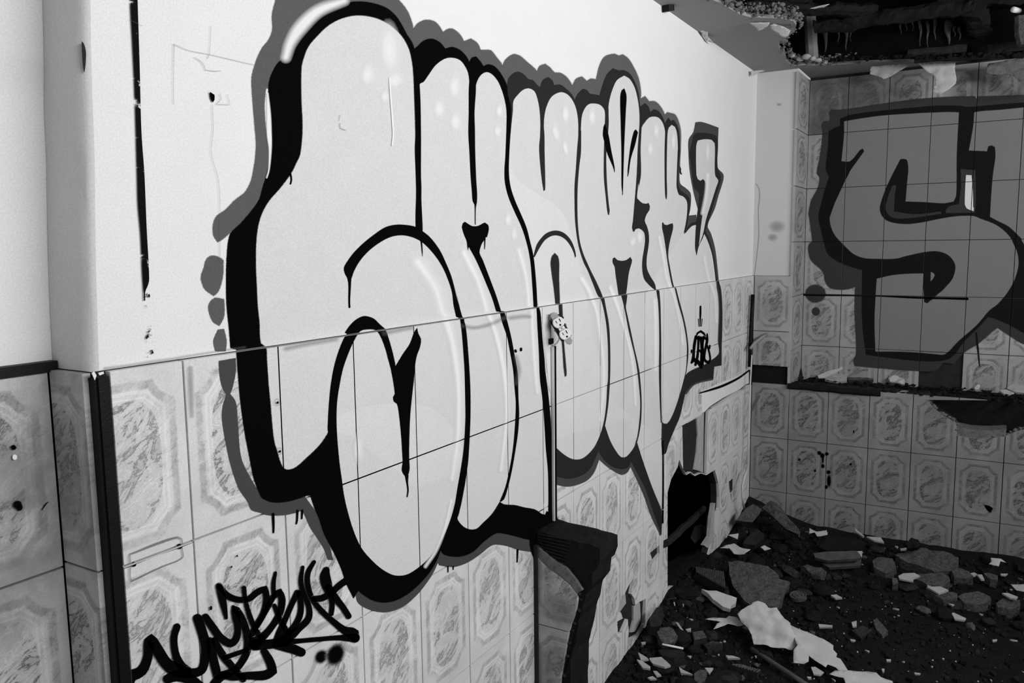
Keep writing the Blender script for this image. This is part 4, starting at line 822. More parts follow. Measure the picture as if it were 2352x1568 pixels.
# ------------------------------------------------------------------ stump of a torn-away counter support
stub = tag(empty('broken_pier', (STUBX, 0, 0)), 'tiled stump of a broken counter support standing out from the left wall', 'pier')
zt_ = FZ - .655
bmx = prism('c', [(0, zt_), (-.07, zt_ - .004), (-.15, zt_ - .006), (-.212, zt_ - .012), (-.215, zt_ - .05), (-.206, zt_ - .075), (-.195, zt_ - .085), (-.19, zt_ - .13), (-.170, zt_ - .16), (-.16, zt_ - .21), (-.148, zt_ - .24), (-.140, zt_ - .30), (-.122, zt_ - .36), (-.118, zt_ - .5), (-.112, .0), (0, 0)], lambda u, v, t: (t - STUBX, u, v), STUBX + .002, STUBX + .125)
bm = bmesh.new(); bm.from_mesh(bmx); bpy.data.meshes.remove(bmx)
bmesh.ops.subdivide_edges(bm, edges=[e for e in bm.edges if e.calc_length() > .05], cuts=3, use_grid_fill=True)
bmesh.ops.triangulate(bm, faces=bm.faces)
for v in bm.verts:
    if v.co.y < -.004: v.co += noise.noise_vector(v.co * 35) * .005
link('brick_core', frombm('brick_core', bm), M['soot'], stub)
bm = bmesh.new()
for i in range(9):
    a = at_x(1236 + i, 1226 + i * 7, STUBX - .001) - Vector((STUBX, 0, 0)); b_ = at_x(1312 - i * 1.5, 1240 + i * 8, STUBX - .001) - Vector((STUBX, 0, 0)); tube(bm, [a, a.lerp(b_, .5), b_], [.0012, .0018, .001], 5)
o = link('brick_ridges', frombm('brick_ridges', bm), M['brick'], stub); o['kind'] = 'stuff'
PR = [(at_x(x, y, STUBX).y, at_x(x, y, STUBX).z) for x, y in pts("1227,1262 1245,1285 1262,1302 1290,1322 1312,1340 1328,1362 1330,1376 1326,1400 1316,1430 1311,1446")]
PR2 = [(at_x(x, y, STUBX).y, at_x(x, y, STUBX).z) for x, y in pts("1310,1448 1305,1475 1300,1505 1292,1550 1288,1590")]
def uvtile(me, z0):
    uvl = me.uv_layers.new(name='UVMap')
    for l in me.loops: v = me.vertices[l.vertex_index].co; uvl.data[l.index].uv = (-v.y / .2, (v.z - z0) / .3)
for nm, pl, z0 in (('tile', [(-.003, PR[-1][1])] + [(-.003, PR[0][1])] + PR, PR[-1][1]), ('tile', [(-.003, .0), (-.003, PR2[0][1])] + PR2 + [(PR2[-1][0] + .004, 0)], PR2[0][1] - .3)):
    me = prism(nm, pl, lambda u, v, t: (t, u, v), -.012, 0); uvtile(me, z0); link(nm, me, M['tile_old'], stub)
lip = [(a + .004, b) for a, b in PR[:6]] + [(a - .012 - .006 * (i % 2), b + .014 + .016 * math.sin(i * .6)) for i, (a, b) in list(enumerate(PR[:6]))[::-1]]
link('mortar_bed', prism('mortar_bed', lip, lambda u, v, t: (t, u, v), -.009, .004), M['crumb'], stub)
bm = bmesh.new()
for i, (u, v) in enumerate(PR + PR2):
    for k in range(3): rock(bm, (.004 + .03 * k, u - .004, v), .009, i * 5 + k)
o = link('mortar_crumbs', frombm('mortar_crumbs', bm), M['mortar'], stub); o['kind'] = 'stuff'
link('corner_bead', boxme('corner_bead', -.018, -.006, -.024, -.006, 0, PR[0][1] + .02), M['mortar'], stub)

# ------------------------------------------------------------------ hanging double socket, its box, the metal channel below
bx = tag(empty('outlet_box'), 'empty metal wiring box sunk in the tiled wall beside the dangling socket', 'box')
cx_, cz_ = (sum(p[k] for p in SOCK) / len(SOCK) for k in (0, 1))
inn = [(cx_ + (u - cx_) * .80, cz_ + (v - cz_) * .92) for u, v in SOCK]
link('rim', prism('rim', SOCK, xz, -.0145, -.008, [inn]), M['metal'], bx)
link('sleeve', prism('sleeve', [(cx_ + (u - cx_) * .99, cz_ + (v - cz_) * .99) for u, v in SOCK], xz, -.008, .045, [inn]), M['soot'], bx)
bm = bmesh.new(); a = at_y(1264, 725, -.016); box(bm, a.x - .006, a.x + .012, -.02, -.008, a.z - .012, a.z + .004); link('mounting_ear', frombm('mounting_ear', bm), M['metal'], bx)
bm = bmesh.new(); a = at_y(1263, 787, -.016); box(bm, a.x - .004, a.x + .016, -.02, -.010, a.z - .004, a.z + .012); link('mounting_ear', frombm('mounting_ear', bm), M['soot'], bx)
soc = empty('wall_socket', at_y(1290, 754, -.055)); tag(soc, 'white double electric socket dangling askew out of the wall box', 'socket')
ax_d = (CR * 15 + CD * 26).normalized(); nrm = -ray(1290, 754).normalized(); nrm = (nrm + Vector((0, -.25, .1))).normalized()
ax_d = (ax_d - nrm * ax_d.dot(nrm)).normalized(); ax_r = nrm.cross(ax_d) * -1
soc.matrix_world = Matrix(((ax_r.x, -ax_d.x, nrm.x, soc.location.x), (ax_r.y, -ax_d.y, nrm.y, soc.location.y), (ax_r.z, -ax_d.z, nrm.z, soc.location.z), (0, 0, 0, 1)))
if soc.matrix_world.determinant() < 0: print('flip')
def discflat(bm, cx, cy, r, z0, z1, flat=.82, n=28):
    ring = [(cx + max(-r * 1., min(r * 1., r * math.cos(6.2832 * i / n))), cy + max(-r * flat, min(r * flat, r * math.sin(6.2832 * i / n)))) for i in range(n)]
    lo = [bm.verts.new((x, y, z0)) for x, y in ring]; hi = [bm.verts.new((x, y, z1 - .001)) for x, y in ring]; tp = [bm.verts.new((cx + (x - cx) * .93, cy + (y - cy) * .93, z1)) for x, y in ring]
    for A, B in ((lo, hi), (hi, tp)):
        for i in range(n): bm.faces.new((A[i], A[(i + 1) % n], B[(i + 1) % n], B[i]))
    bm.faces.new(tp)
bm = bmesh.new(); box(bm, -.0165, .0165, -.034, .034, -.022, -.002); bmesh.ops.bevel(bm, geom=list(bm.edges), offset=.002, segments=1, affect='EDGES')
link('body', frombm('body', bm), M['black_trim'], soc)
bm = bmesh.new(); box(bm, -.010, .010, -.053, .053, -.002, .0)
bmesh.ops.bevel(bm, geom=[e for e in bm.edges if abs(e.verts[0].co.z - e.verts[1].co.z) > .0015], offset=.005, segments=3, affect='EDGES'); link('yoke', frombm('yoke', bm), M['metal'], soc)
for sy in (1, -1):
    bm = bmesh.new(); discflat(bm, 0, sy * .0195, .0172, .0, .006); fo = link('socket_face', frombm('socket_face', bm), M['bright'], soc)
    for nm, x0, x1, y0, y1 in (('slot', -.0075, -.0050, -.003, .007), ('slot', .0045, .0065, -.002, .006)):
        link(nm, boxme(nm, x0, x1, sy * .0195 + y0 + .002, sy * .0195 + y1 + .002, .0055, .0064), M['dark'], fo)
    bm = bmesh.new(); discflat(bm, -.0005, sy * .0195 - .0085, .003, .0055, .0064, 1., 12); link('earth_hole', frombm('earth_hole', bm), M['dark'], fo)
bm = bmesh.new(); box(bm, -.009, .009, -.004, .004, 0, .005); link('bridge', frombm('bridge', bm), M['bright'], soc)
bm = bmesh.new(); discflat(bm, 0, 0, .0025, .005, .0065, 1., 12); link('screw', frombm('screw', bm), M['metal'], soc)
for sx in (-1, 1):
    bm = bmesh.new(); discflat(bm, 0, 0, .003, 0, .004, 1., 10); sc_ = link('terminal_screw', frombm('terminal_screw', bm), M['metal'], soc); sc_.location = (sx * .0165, .004, -.012); sc_.rotation_euler = (0, sx * math.pi / 2, 0)
bm = bmesh.new(); a = Vector((cx_, -.012, cz_ + .03)); b = soc.location - nrm * .02
for d in (0., .012): tube(bm, [a + Vector((0, .03, -d)), a + Vector((.01, -.015, .012 - d)), a.lerp(b, .5) + Vector((0, -.02, .02 - d)), b + Vector((0, 0, -d * .6))], .0022, 6)
ww = frombm('wire', bm, True); wo = link('wire', ww, M['black_trim']); wo.parent = soc; wo.matrix_parent_inverse = soc.matrix_world.inverted(); wo['kind'] = 'stuff'
ch = tag(empty('metal_channel'), 'narrow vertical metal wiring channel running down the tiles below the box', 'channel')
z1 = at_y(1260, 797, -.014).z; z0 = zt_ + .004
link('web', boxme('web', 1.251, 1.270, -.0155, -.0125, z0, z1), M['metal'], ch)
link('flange', boxme('flange', 1.250, 1.2535, -.023, -.0155, z0, z1), M['bright'], ch); link('flange', boxme('flange', 1.2675, 1.270, -.021, -.0155, z0, z1), M['black_trim'], ch)
# pipes in the far corner
def pipe(name, pp, r, mt, label, Y=-.03, cat='pipe', n=8):
    bm = bmesh.new(); tube(bm, [at_y(x, y, yy if yy is not None else Y) for x, y, yy in pp], r, n); return tag(link(name, frombm(name, bm, True), mt), label, cat)
pipe('corner_pipe', [(1729, 676, None), (1727, 720, None), (1725, 760, None), (1723, 800, None), (1722, 842, None)], .011, M['black_trim'], 'dark upright pipe in the far corner above the ledge', -.032)
pipe('bent_bracket', [(1724, 800, -.05), (1732, 789, -.06), (1748, 776, -.075), (1764, 765, -.09)], .008, M['metal'], 'bent metal arm sticking out of the dark corner pipe', -.05, 'bracket')
pipe('white_cable', [(1727, 815, None), (1724, 870, None), (1721, 930, None), (1719, 1000, None), (1716, 1066, None)], .004, M['cable'], 'thin white cable running down the far corner below the ledge', -.045, 'cable')
pipe('white_cable', [(1717, 1076, None), (1710, 1095, None), (1705, 1115, None), (1705, 1140, None), (1709, 1168, None)], .006, M['cable'], 'bowed white cable end hanging low in the far corner', -.06, 'cable')
# exposed plaster, hole edges, broken battens on the left wall
def wall_piece(name, s, t0, t1, mt): return link(name, prism(name, wy(s, t0), xz, t0, t1), mt, wall_left)
wall_piece('plaster_patch', "1607,899 1640,884 1680,868 1720,851 1720,880 1712,883 1700,893 1660,914 1632,932 1618,946 1606,951", -.008, .0, M['plaster'])
wall_piece('plaster_patch', "1563,979 1598,958 1601,1000 1600,1050 1592,1082 1570,1078 1564,1074", -.004, .0, M['mortar'])
wall_piece('render_strip', "1600,955 1617,946 1616,1000 1615,1085 1604,1080 1594,1078 1600,1040 1603,1000", -.010, .0, M['shard'])
wall_piece('brick_patch', "1455,1392 1470,1384 1472,1425 1458,1450 1448,1452 1455,1425", -.007, .001, M['shard'])
wall_piece('brick_patch', "1424,1372 1436,1360 1438,1385 1420,1410 1416,1400", -.006, .001, M['shard'])
keep(bar('broken_batten', at_y(1528, 1250, -.02), at_y(1640, 1146, .1), .03, .03, M['brick'], .004), wall_left)
wp = link('broken_jamb', prism('broken_jamb', wy("1639,1156 1643,1155 1638,1215 1641,1238 1625,1258 1617,1252 1630,1232 1634,1190", -.03), xz, -.03, -.013), M['shard']); tag(wp, 'pale splintered edge beside the hole in the left wall', 'jamb')
# back wall niche: gap line, ledge edge
strokes(W2, 'open_joint', P['black'], wall_back, [[(1846, 677, 1.8), (1930, 678, 1.6), (2010, 679, 1.4), (2100, 683, 2.2), (2180, 685, 2.2), (2222, 686, 2.6)]], 1.5)
strokes(W2, 'drip', P['sblack'], pc, [[(2242, 765, 2), (2246, 800, 2), (2250, 840, 1)]], 1.5)
lp = bar('ledge_plank', (XB - .012, -.205, LEDGE - .006), (XB - .010, -.66, LEDGE - .010), .03, .030, M['soot'], .004); keep(lp, wall_back)
for s, d in (("1950,858 2016,866 2016,885 1950,880", 0), ("2110,880 2198,880 2198,900 2110,900", 0)):
    pass
# ------------------------------------------------------------------ debris on the ledge
def lz(px, py, dz=0.): q = at_z(px, py, LEDGE + dz); return q
def ledge(name, s, mt, label, cat, thick=.03, lift=.03, tilt=(0, 0), amp=.004):
    p = pts(s); c = cen(p); return slab(name, p, mt, label, cat, thick, lift, tilt, amp, 30, .016, None, Vector((3.7, -.5, LEDGE - .012)))
ledge('rubble_chunk', "1812,850 1822,834 1836,830 1842,850 1838,872 1812,872", M['brick'], 'rounded dark lump at the left end of the rubble on the ledge', 'rubble', .05, .05, (-.8, 0))
ledge('rubble_chunk', "1842,832 1870,828 1905,834 1925,848 1890,856 1880,866 1846,870", M['soot'], 'black hollow chunk at the corner of the ledge under the painted tiles', 'rubble', .05, .05, (-.6, 0))
ledge('broken_board', "1878,862 1900,852 1925,846 1935,842 1936,847 1915,857 1895,866 1880,868", M['white'], 'white curled strip lying across the left part of the ledge', 'board', .008, .055, (-.9, -.1))
ledge('broken_board', "1905,860 1925,854 1945,860 1945,874 1920,876 1895,870", M['shard'], 'grey flat piece under the white curled strip on the ledge', 'board', .015, .03, (-.5, 0))
ledge('rubble_chunk', "1946,860 1990,852 2008,858 2006,872 1948,872", M['concrete'], 'flat grey slab on the ledge right of the curled strip', 'rubble', .03, .04, (-.7, 0))
ledge('torn_paper', "2040,868 2052,860 2062,862 2078,870 2078,884 2062,880 2044,876", M['white'], 'white crumpled scrap in the middle of the ledge', 'paper', .01, .04, (-.9, 0), .012)
ledge('rubble_chunk', "2238,890 2246,882 2252,884 2248,894 2240,894", M['white'], 'small white stone on the right half of the ledge', 'rubble', .015, .03, (-.8, 0))
ledge('tile_fragment', "2312,890 2326,880 2352,884 2352,902 2330,900", M['shard'], 'pale square fragment at the right end of the ledge', 'tile', .012, .035, (-.6, 0))
ledge('tile_fragment', "2296,896 2310,894 2330,902 2326,908 2306,904", M['white'], 'thin white chip before the pale square fragment on the ledge', 'tile', .01, .02, (-.3, 0))
ledge('broken_board', "2060,902 2075,896 2090,896 2080,904", M['shard'], 'pale splinter at the front edge of the ledge', 'board', .01, .012)
bm = bmesh.new(); rr = random.Random(11)
for i in range(520):
    y = rr.uniform(-.2, -2.2); x = rr.uniform(3.60, 3.89); r = rr.uniform(.004, .016) * (1.4 if rr.random() < .12 else 1)
    rock(bm, (x, y, LEDGE - .008 + rr.uniform(0, .012)), r, i, .6)
o = link('ledge_rubble', frombm('ledge_rubble', bm), M['soot'], wall_back); o['kind'] = 'stuff'
bm = bmesh.new(); rr = random.Random(12)    # broken lower lip of the cavity in the breast
for i in range(130):
    t = rr.random(); k = t * (len(NOTCH) - 1); a, b = NOTCH[int(k)], NOTCH[min(len(NOTCH) - 1, int(k) + 1)]; f = k - int(k)
    rock(bm, (3.612 + rr.uniform(-.006, .03), a[0] + (b[0] - a[0]) * f, a[1] + (b[1] - a[1]) * f + rr.uniform(-.003, .008)), rr.uniform(.005, .012), 300 + i, .7)
o = link('broken_mortar', frombm('broken_mortar', bm), M['crumb'], wall_back); o['kind'] = 'stuff'
o = link('mortar_lip', prism('mortar_lip', wx("2196,976 2230,984 2270,986 2312,984 2308,1000 2265,1006 2227,1004 2199,998", 3.63), yz, 3.61, 3.72), M['crumb'], wall_back)
# ------------------------------------------------------------------ rubble on the floor
def C_(name, p, label, thick=.05, lift=.035, tilt=(0, 0), mt='concrete', amp=.010, cat='rubble', step=.012): return slab(name, p, M[mt], label, cat, thick, lift, tilt, amp, 22, step)
C_('concrete_slab', c5("1050,790 1180,790 1300,810 1480,850 1590,940 1600,990 1710,1000 1720,1020 1660,1130 1590,1290 1450,1270 1300,1290 1190,1200 1100,1050 1060,930"), 'large rough concrete slab lying in front of the hole in the wall', .05, .06, (-.25, -.2))
C_('concrete_slab', c6("810,800 850,770 1000,755 1110,720 1300,740 1500,790 1570,830 1570,920 1500,980 1280,1000 1100,930 880,850"), 'long flat concrete lump against the foot of the back wall', .06, .05, (-.3, 0))
for s, lb in (("540,860 600,830 780,840 820,920 800,1000 700,1020 560,960", 'speckled lump between the planks and the long concrete lump'), ("1040,1080 1090,1020 1350,1010 1450,1050 1470,1110 1380,1180 1200,1160 1110,1110", 'flat grey lump carrying a pale tile scrap, before the long concrete lump'),
              ("1490,990 1540,950 1690,990 1740,1040 1660,1080 1520,1070", 'angular grey chunk right below the long concrete lump'), ("1870,1020 1920,1010 2040,1050 2040,1090 1950,1090", 'low grey chunk beside the small white diamond chip'),
              ("1180,1190 1250,1220 1450,1240 1550,1260 1560,1310 1480,1330 1390,1340 1290,1290", 'rough lump under a long pale scrap near the right side of the rubble'), ("1560,1300 1640,1250 1800,1230 1950,1290 1960,1330 1900,1370 1770,1400 1640,1380", 'boat-shaped grey stone with a light upper face on the right'),
              ("2020,1370 2100,1320 2300,1340 2310,1400 2200,1450 2040,1430", 'rounded grey stone nearest the right edge of the picture')):
    C_('rubble_chunk', c6(s), lb, .05, .04, (-.25, 0), 'concrete', .006)
C_('rubble_chunk', c6("960,650 1000,595 1090,620 1120,680 1080,720 960,720"), 'black lump leaning on the back wall above the long concrete lump', .04, .09, (-1.5, 0), 'soot')
C_('rubble_chunk', c5("640,540 680,420 760,390 840,440 850,520 780,600 680,600"), 'dark boulder in the mouth of the hole in the left wall', .06, .11, (-1.2, -.6), 'brick')
C_('concrete_slab', c5("1130,350 1240,220 1320,170 1410,230 1380,290 1310,370 1200,360"), 'grey slab leaning up in the far corner, left one of two', .04, .12, (-1.3, -.8))
C_('concrete_slab', c5("1410,210 1500,140 1570,160 1660,290 1810,440 1800,500 1680,450 1540,320"), 'long grey slab leaning against the back wall, right one of two', .05, .10, (-1.3, .2))
C_('concrete_slab', c5("1200,610 1260,520 1330,460 1430,490 1440,530 1340,620"), 'dark flat slab lying before the two leaning slabs', .03, .06, (-.5, -.2), 'brick')
C_('rubble_chunk', c7("530,900 600,880 740,890 810,930 800,980 700,990 560,960"), 'smooth oval dark stone under the thin white rod', .04, .03, (0, 0), 'brick', .003)
C_('rubble_chunk', c7("500,670 650,655 690,680 740,760 700,820 590,830 540,780"), 'round-edged dark plate beside the foot of the left wall', .03, .05, (-.4, -.3), 'concrete', .003)
C_('rubble_chunk', c7("510,440 570,430 590,540 550,650 440,650 430,560"), 'dark block against the left wall below the broken tile', .05, .08, (-.5, -.5), 'brick')
C_('rubble_chunk', c7("915,1160 980,1120 1050,1140 1030,1230 960,1261 915,1220"), 'dark lump at the bottom edge beside a small pale chip', .04, .04, (-.3, 0), 'concrete')
C_('rubble_chunk', c8("730,570 770,555 830,620 890,700 830,745 760,680"), 'elongated grey stone alone on the dark floor', .03, .025, (0, 0), 'concrete', .004)
C_('rubble_chunk', c5("1830,840 1900,830 2050,860 2110,900 2090,925 1950,910"), 'narrow speckled stone left of the planks', .03, .03)
C_('rubble_chunk', c8("930,120 990,130 1000,185 940,200"), 'small grey cube of rubble left of the pale tile scrap', .04, .04, (-.4, 0), 'concrete', .003)
def ribbed(p, lb, n, A, B, lift=.03, tilt=(0, 0), thick=.03):
    """fragment of ribbed hollow brick: A, B = the two outline edges the ribs run between (index pairs)"""
    o = C_('hollow_brick', p, lb, thick, lift, tilt, 'brick', .0015, 'brick')
    nn = Vector((tilt[0], tilt[1], 1)).normalized(); loc = Vector(o.location); q = on_plane(p, loc, nn); bm = bmesh.new()
    for i in range(n):
        t = (i + .5) / n; a = q[A[0]].lerp(q[A[1]], t); b = q[B[0]].lerp(q[B[1]], t); c = a.lerp(b, .06); d = a.lerp(b, .94)
        tube(bm, [c - loc + nn * .001, d - loc + nn * .001], (q[A[0]] - q[A[1]]).length / n * .27, 6)
    r_ = link('ribs', frombm('ribs', bm), M['concrete'], o); r_['kind'] = 'stuff'; return o
ribbed(c5("690,850 1000,900 1020,1090 700,910"), 'ribbed hollow brick half lying left of the large concrete slab', 17, (0, 1), (3, 2), .07, (-.4, -.5), .05)
ribbed(c5("1640,890 1700,845 1815,915 1765,975"), 'small ribbed brick piece right of the large concrete slab', 9, (0, 1), (3, 2), .04, (-.3, 0))
ribbed(c7("1020,850 1100,810 1225,830 1060,895"), 'ribbed brick flake left of the crumpled sheet', 7, (0, 1), (3, 2), .02)
ribbed(c7("1300,1062 1600,1155 1640,1125 1420,1062"), 'ribbed brick piece near the wooden stick at the bottom', 9, (0, 1), (3, 2), .02)
ribbed(c7("890,715 1010,695 1060,770 910,805"), 'dim ribbed brick piece in the rubble by the left wall', 8, (0, 3), (1, 2), .02)
ribbed(c8("500,690 610,640 720,690 600,775"), 'ribbed brick flake right of the crumpled sheet', 10, (0, 1), (3, 2), .025)
# planks
for s, lb in (("1869,1270 1900,1266 1968,1264 1980,1278 1970,1282 1900,1287 1872,1279", 'upper grey plank of the pair in the middle of the rubble'), ("1889,1294 1900,1290 1978,1283 1975,1298 1905,1303", 'lower grey plank of the pair in the middle of the rubble'), ("1900,1230 1938,1233 1976,1238 1990,1246 1978,1262 1900,1264 1880,1256", 'black plank behind the grey pair of planks')):
    slab('plank', pts(s), M['soot' if 'black' in lb else 'wood'], lb, 'plank', .016, .07 if 'lower' not in lb else .035, (-.5, 0), .002, 14, .02)
# sheets and papers
W_ = M['white']
sheet('crumpled_sheet', c7("1385,500 1460,450 1530,430 1540,405 1600,388 1680,400 1720,440 1810,440 1850,520 1940,640 2020,780 2040,840 1975,895 1900,890 1800,885 1560,845 1540,720 1500,650 1430,580"), W_, 'big crumpled white sheet standing up in the rubble', 'sheet', .10, (-.75, -.35), .028, 9, .010)
sheet('torn_board', pts("1812,1433 1825,1438 1857,1452 1914,1483 1914,1492 1923,1500 1921,1507 1931,1510 1940,1524 1949,1537 1931,1541 1920,1530 1901,1524 1897,1532 1870,1515 1838,1488 1830,1478 1822,1457"), W_, 'flat torn white board lying behind the crumpled sheet', 'board', .05, (-.2, -.1), .010, 8)
sheet('torn_board', c8("255,1150 320,1120 760,1140 810,1190 935,1230 960,1300 460,1320 410,1200"), W_, 'white torn board cut by the bottom edge of the picture', 'board', .04, (-.1, 0), .008, 8)
sheet('folded_paper', c7("1990,900 2040,840 2090,850 2150,960 2150,1030 2100,1055 1990,1040"), W_, 'folded white paper at the lower corner of the crumpled sheet', 'paper', .06, (-.9, -.5), .010, 12)
sheet('torn_paper', c7("1030,570 1120,545 1260,560 1290,535 1380,560 1450,630 1380,650 1280,625 1240,640 1120,680 1160,620 1200,600 1110,580"), W_, 'jagged white paper left of the crumpled sheet', 'paper', .04, (-.4, -.2), .010, 12)
slab('white_slab', c5("760,1090 830,1110 920,1110 1140,1190 1130,1250 1080,1270 1070,1305 990,1280 880,1200 830,1140"), W_, 'pointed white slab below the ribbed hollow brick', 'slab', .02, .06, (-.3, -.2), .003, 20, .02)
for s, lb in (("1925,430 2000,470 2110,460 2120,510 2010,520 1980,480 1920,500", 'white scrap of paper behind the black plank'), ("955,650 1020,620 1110,600 1170,640 1290,665 1220,720 1110,715 1060,650", 'curled white paper in front of the dark flat slab'), ("1040,510 1160,490 1150,555", 'white corner of paper at the foot of the left wall'), ("1395,640 1440,615 1510,655 1440,670", 'small grey scrap right of the curled white paper')):
    sheet('torn_paper', c5(s), W_, lb, 'paper', .05, (-.7, -.2), .008, 18, .01)
sheet('torn_paper', c6("1955,835 2080,845 2140,890 2070,880 2050,940 1930,910 1960,880"), W_, 'crumpled white paper at the foot of the back wall on the right', 'paper', .05, (-.7, 0), .008, 18, .01)
sheet('tile_scrap', c6("2190,1150 2352,1150 2400,1230 2352,1240 2260,1220"), M['shard'], 'pale curved scrap at the right edge of the picture', 'scrap', .05, (-.3, 0), .004, 10, .01)
# named pale fragments
def frag(p, lb, lift=.03, tilt=(-.2, 0), mt='shard'): return slab('tile_fragment', p, M[mt], lb, 'tile', .008, lift, tilt, .0015, 20, .03)
frag(c7("430,990 560,980 620,1030 660,1070 600,1090 470,1050 435,1010"), 'largest pale tile fragment at the bottom by the left wall')
frag(c7("310,930 400,980 420,1000 340,1010"), 'pale triangular tile fragment above the largest fragment by the wall')
frag(c7("295,1005 350,1020 440,1080 440,1105 360,1095"), 'pale tile fragment just left of the largest fragment by the wall')
frag(c7("750,1085 800,1120 900,1165 770,1150"), 'thin wedge of pale tile near the bottom edge')
frag(c7("1030,1095 1120,1095 1110,1120 1080,1160 1070,1150"), 'small square of pale tile left of the wooden stick')
frag(c6("850,1050 910,1020 1040,1015 1110,1050 1030,1080 1030,1115 940,1100 860,1080"), 'arrow-shaped pale tile scrap on a flat grey lump', .055)
frag(c6("1190,1180 1350,1175 1450,1220 1390,1245 1330,1260 1250,1215"), 'long pale tile scrap on the rough lump to the right', .055)
frag(c6("1790,1035 1850,1035 1880,1095 1840,1095"), 'white diamond-shaped chip near the right edge', .06)
frag(c6("350,755 420,755 415,830"), 'white triangle at the right end of the upper grey plank', .08)
frag(c6("330,480 440,570 430,580 340,520"), 'white splinter leaning by the back wall behind the black plank', .09)
frag(c6("470,580 640,590 680,650 560,625"), 'pale strip along the foot of the back wall', .07)
frag(c6("2090,1255 2160,1255 2280,1300 2260,1325 2180,1310"), 'pale strip on the rounded stone near the right edge', .06)
frag(c8("1560,490 1600,500 1730,560 1710,580 1610,570"), 'pale arrowhead fragment alone on the dirt at the right')
frag(c6("40,1280 110,1270 180,1310 100,1320"), 'pale chip lying alone on the dirt left of the boat-shaped stone')
frag(c7("1255,960 1330,965 1410,990 1280,995"), 'pale sliver between the crumpled sheet and the oval stone')
frag(c8("140,620 290,635 290,650 150,650"), 'pale oblong chip just above the torn white board')
# small pale chips, too alike to tell apart
chips = [c7(s) for s in ("470,1130 510,1130 560,1180 510,1185", "410,1200 465,1185 510,1215 440,1218", "715,605 740,610 800,690 770,685", "820,680 880,665 880,700 840,700", "740,775 780,775 780,815 745,815", "690,390 705,385 710,410 700,418", "790,405 802,405 802,425 792,425", "1190,815 1215,820 1200,835", "340,820 390,815 385,835 350,835", "840,965 885,965 870,985", "580,905 615,905 600,915", "1570,960 1610,965 1580,980", "860,565 900,570 905,585 880,580")]
chips += [c6(s) for s in ("1710,1020 1760,1010 1790,1030 1760,1055 1720,1045", "810,690 850,700 840,725", "870,725 950,715 940,735 880,745", "1290,820 1330,825 1320,840", "1190,1158 1240,1162 1240,1175 1200,1172", "780,1435 860,1445 850,1455", "110,1415 150,1425 140,1435", "2070,1025 2160,1025 2130,1050 2080,1045", "1450,1380 1520,1390 1500,1402")]
chips += [c8(s) for s in ("495,600 550,585 550,650 510,650", "480,780 540,790 520,805 490,800", "870,1000 920,1000 920,1020 875,1020", "1170,1140 1240,1150 1220,1160 1180,1158", "1350,1070 1375,1075 1365,1085", "1470,985 1495,990 1485,1000", "640,895 690,910 680,922", "2010,790 2065,785 2060,802 2020,808", "2200,785 2280,795 2285,803 2230,795", "1985,1210 2010,1225 2005,1238", "820,1100 850,1100 850,1130 830,1130", "60,1085 105,1080 200,1140 160,1170 90,1160", "15,1185 60,1190 65,1210 30,1208", "1540,400 1600,410 1580,420", "1870,505 1915,520 1890,522", "280,1200 325,1228 315,1232")]
LM = [((1740, 1340), 'large concrete slab'), ((1628, 1330), 'ribbed hollow brick half'), ((1655, 1378), 'pointed white slab'), ((1760, 1440), 'crumpled white sheet'), ((1660, 1430), 'jagged white paper'), ((1541, 1500), 'oval dark stone'), ((1530, 1455), 'round-edged dark plate'), ((1515, 1516), 'largest pale tile fragment'), ((1576, 1540), 'thin pale wedge of tile'), ((1790, 1525), 'wooden stick'),
      ((1833, 1368), 'round ridged lid'), ((2130, 1285), 'long concrete lump'), ((1925, 1285), 'grey plank pair'), ((2025, 1300), 'speckled lump'), ((2235, 1375), 'boat-shaped stone'), ((2315, 1388), 'rounded stone at the right edge'), ((2253, 1325), 'white diamond chip'), ((2160, 1350), 'long pale scrap'), ((2022, 1445), 'elongated grey stone'), ((1980, 1450), 'ribbed brick flake'), ((1960, 1560), 'white board at the bottom edge'), ((2200, 1415), 'pale arrowhead fragment'), ((1875, 1475), 'flat torn white board')]
used_l = {}
sizes = lambda p: max(a[0] for a in p) - min(a[0] for a in p)
for p in chips:
    x, y = cen(p); (mx, my), nm = min(LM, key=lambda q: math.hypot(q[0][0] - x, 1.6 * (q[0][1] - y)))
    dx, dy = x - mx, y - my
    wh = ('just ' if math.hypot(dx, dy) < 60 else 'well ') + (('left of' if dx < 0 else 'right of') if abs(dx) > abs(dy) * 1.3 else ('behind' if dy < 0 else 'before')) + ' the ' + nm
    sz = 'slim' if (max(a[1] for a in p) - min(a[1] for a in p)) < .45 * sizes(p) else 'stubby'
    for lb in (f'{sz} pale chip {wh}', f'second {sz} pale chip {wh}', f'third {sz} pale chip {wh}', f'fourth {sz} pale chip {wh}'):
        if lb not in used_l: used_l[lb] = 1; break
    slab('tile_chip', p, M['shard'], lb, 'chip', .006, .022, (-.2, 0), .001, 20, .05, 'small pale chips on the floor')
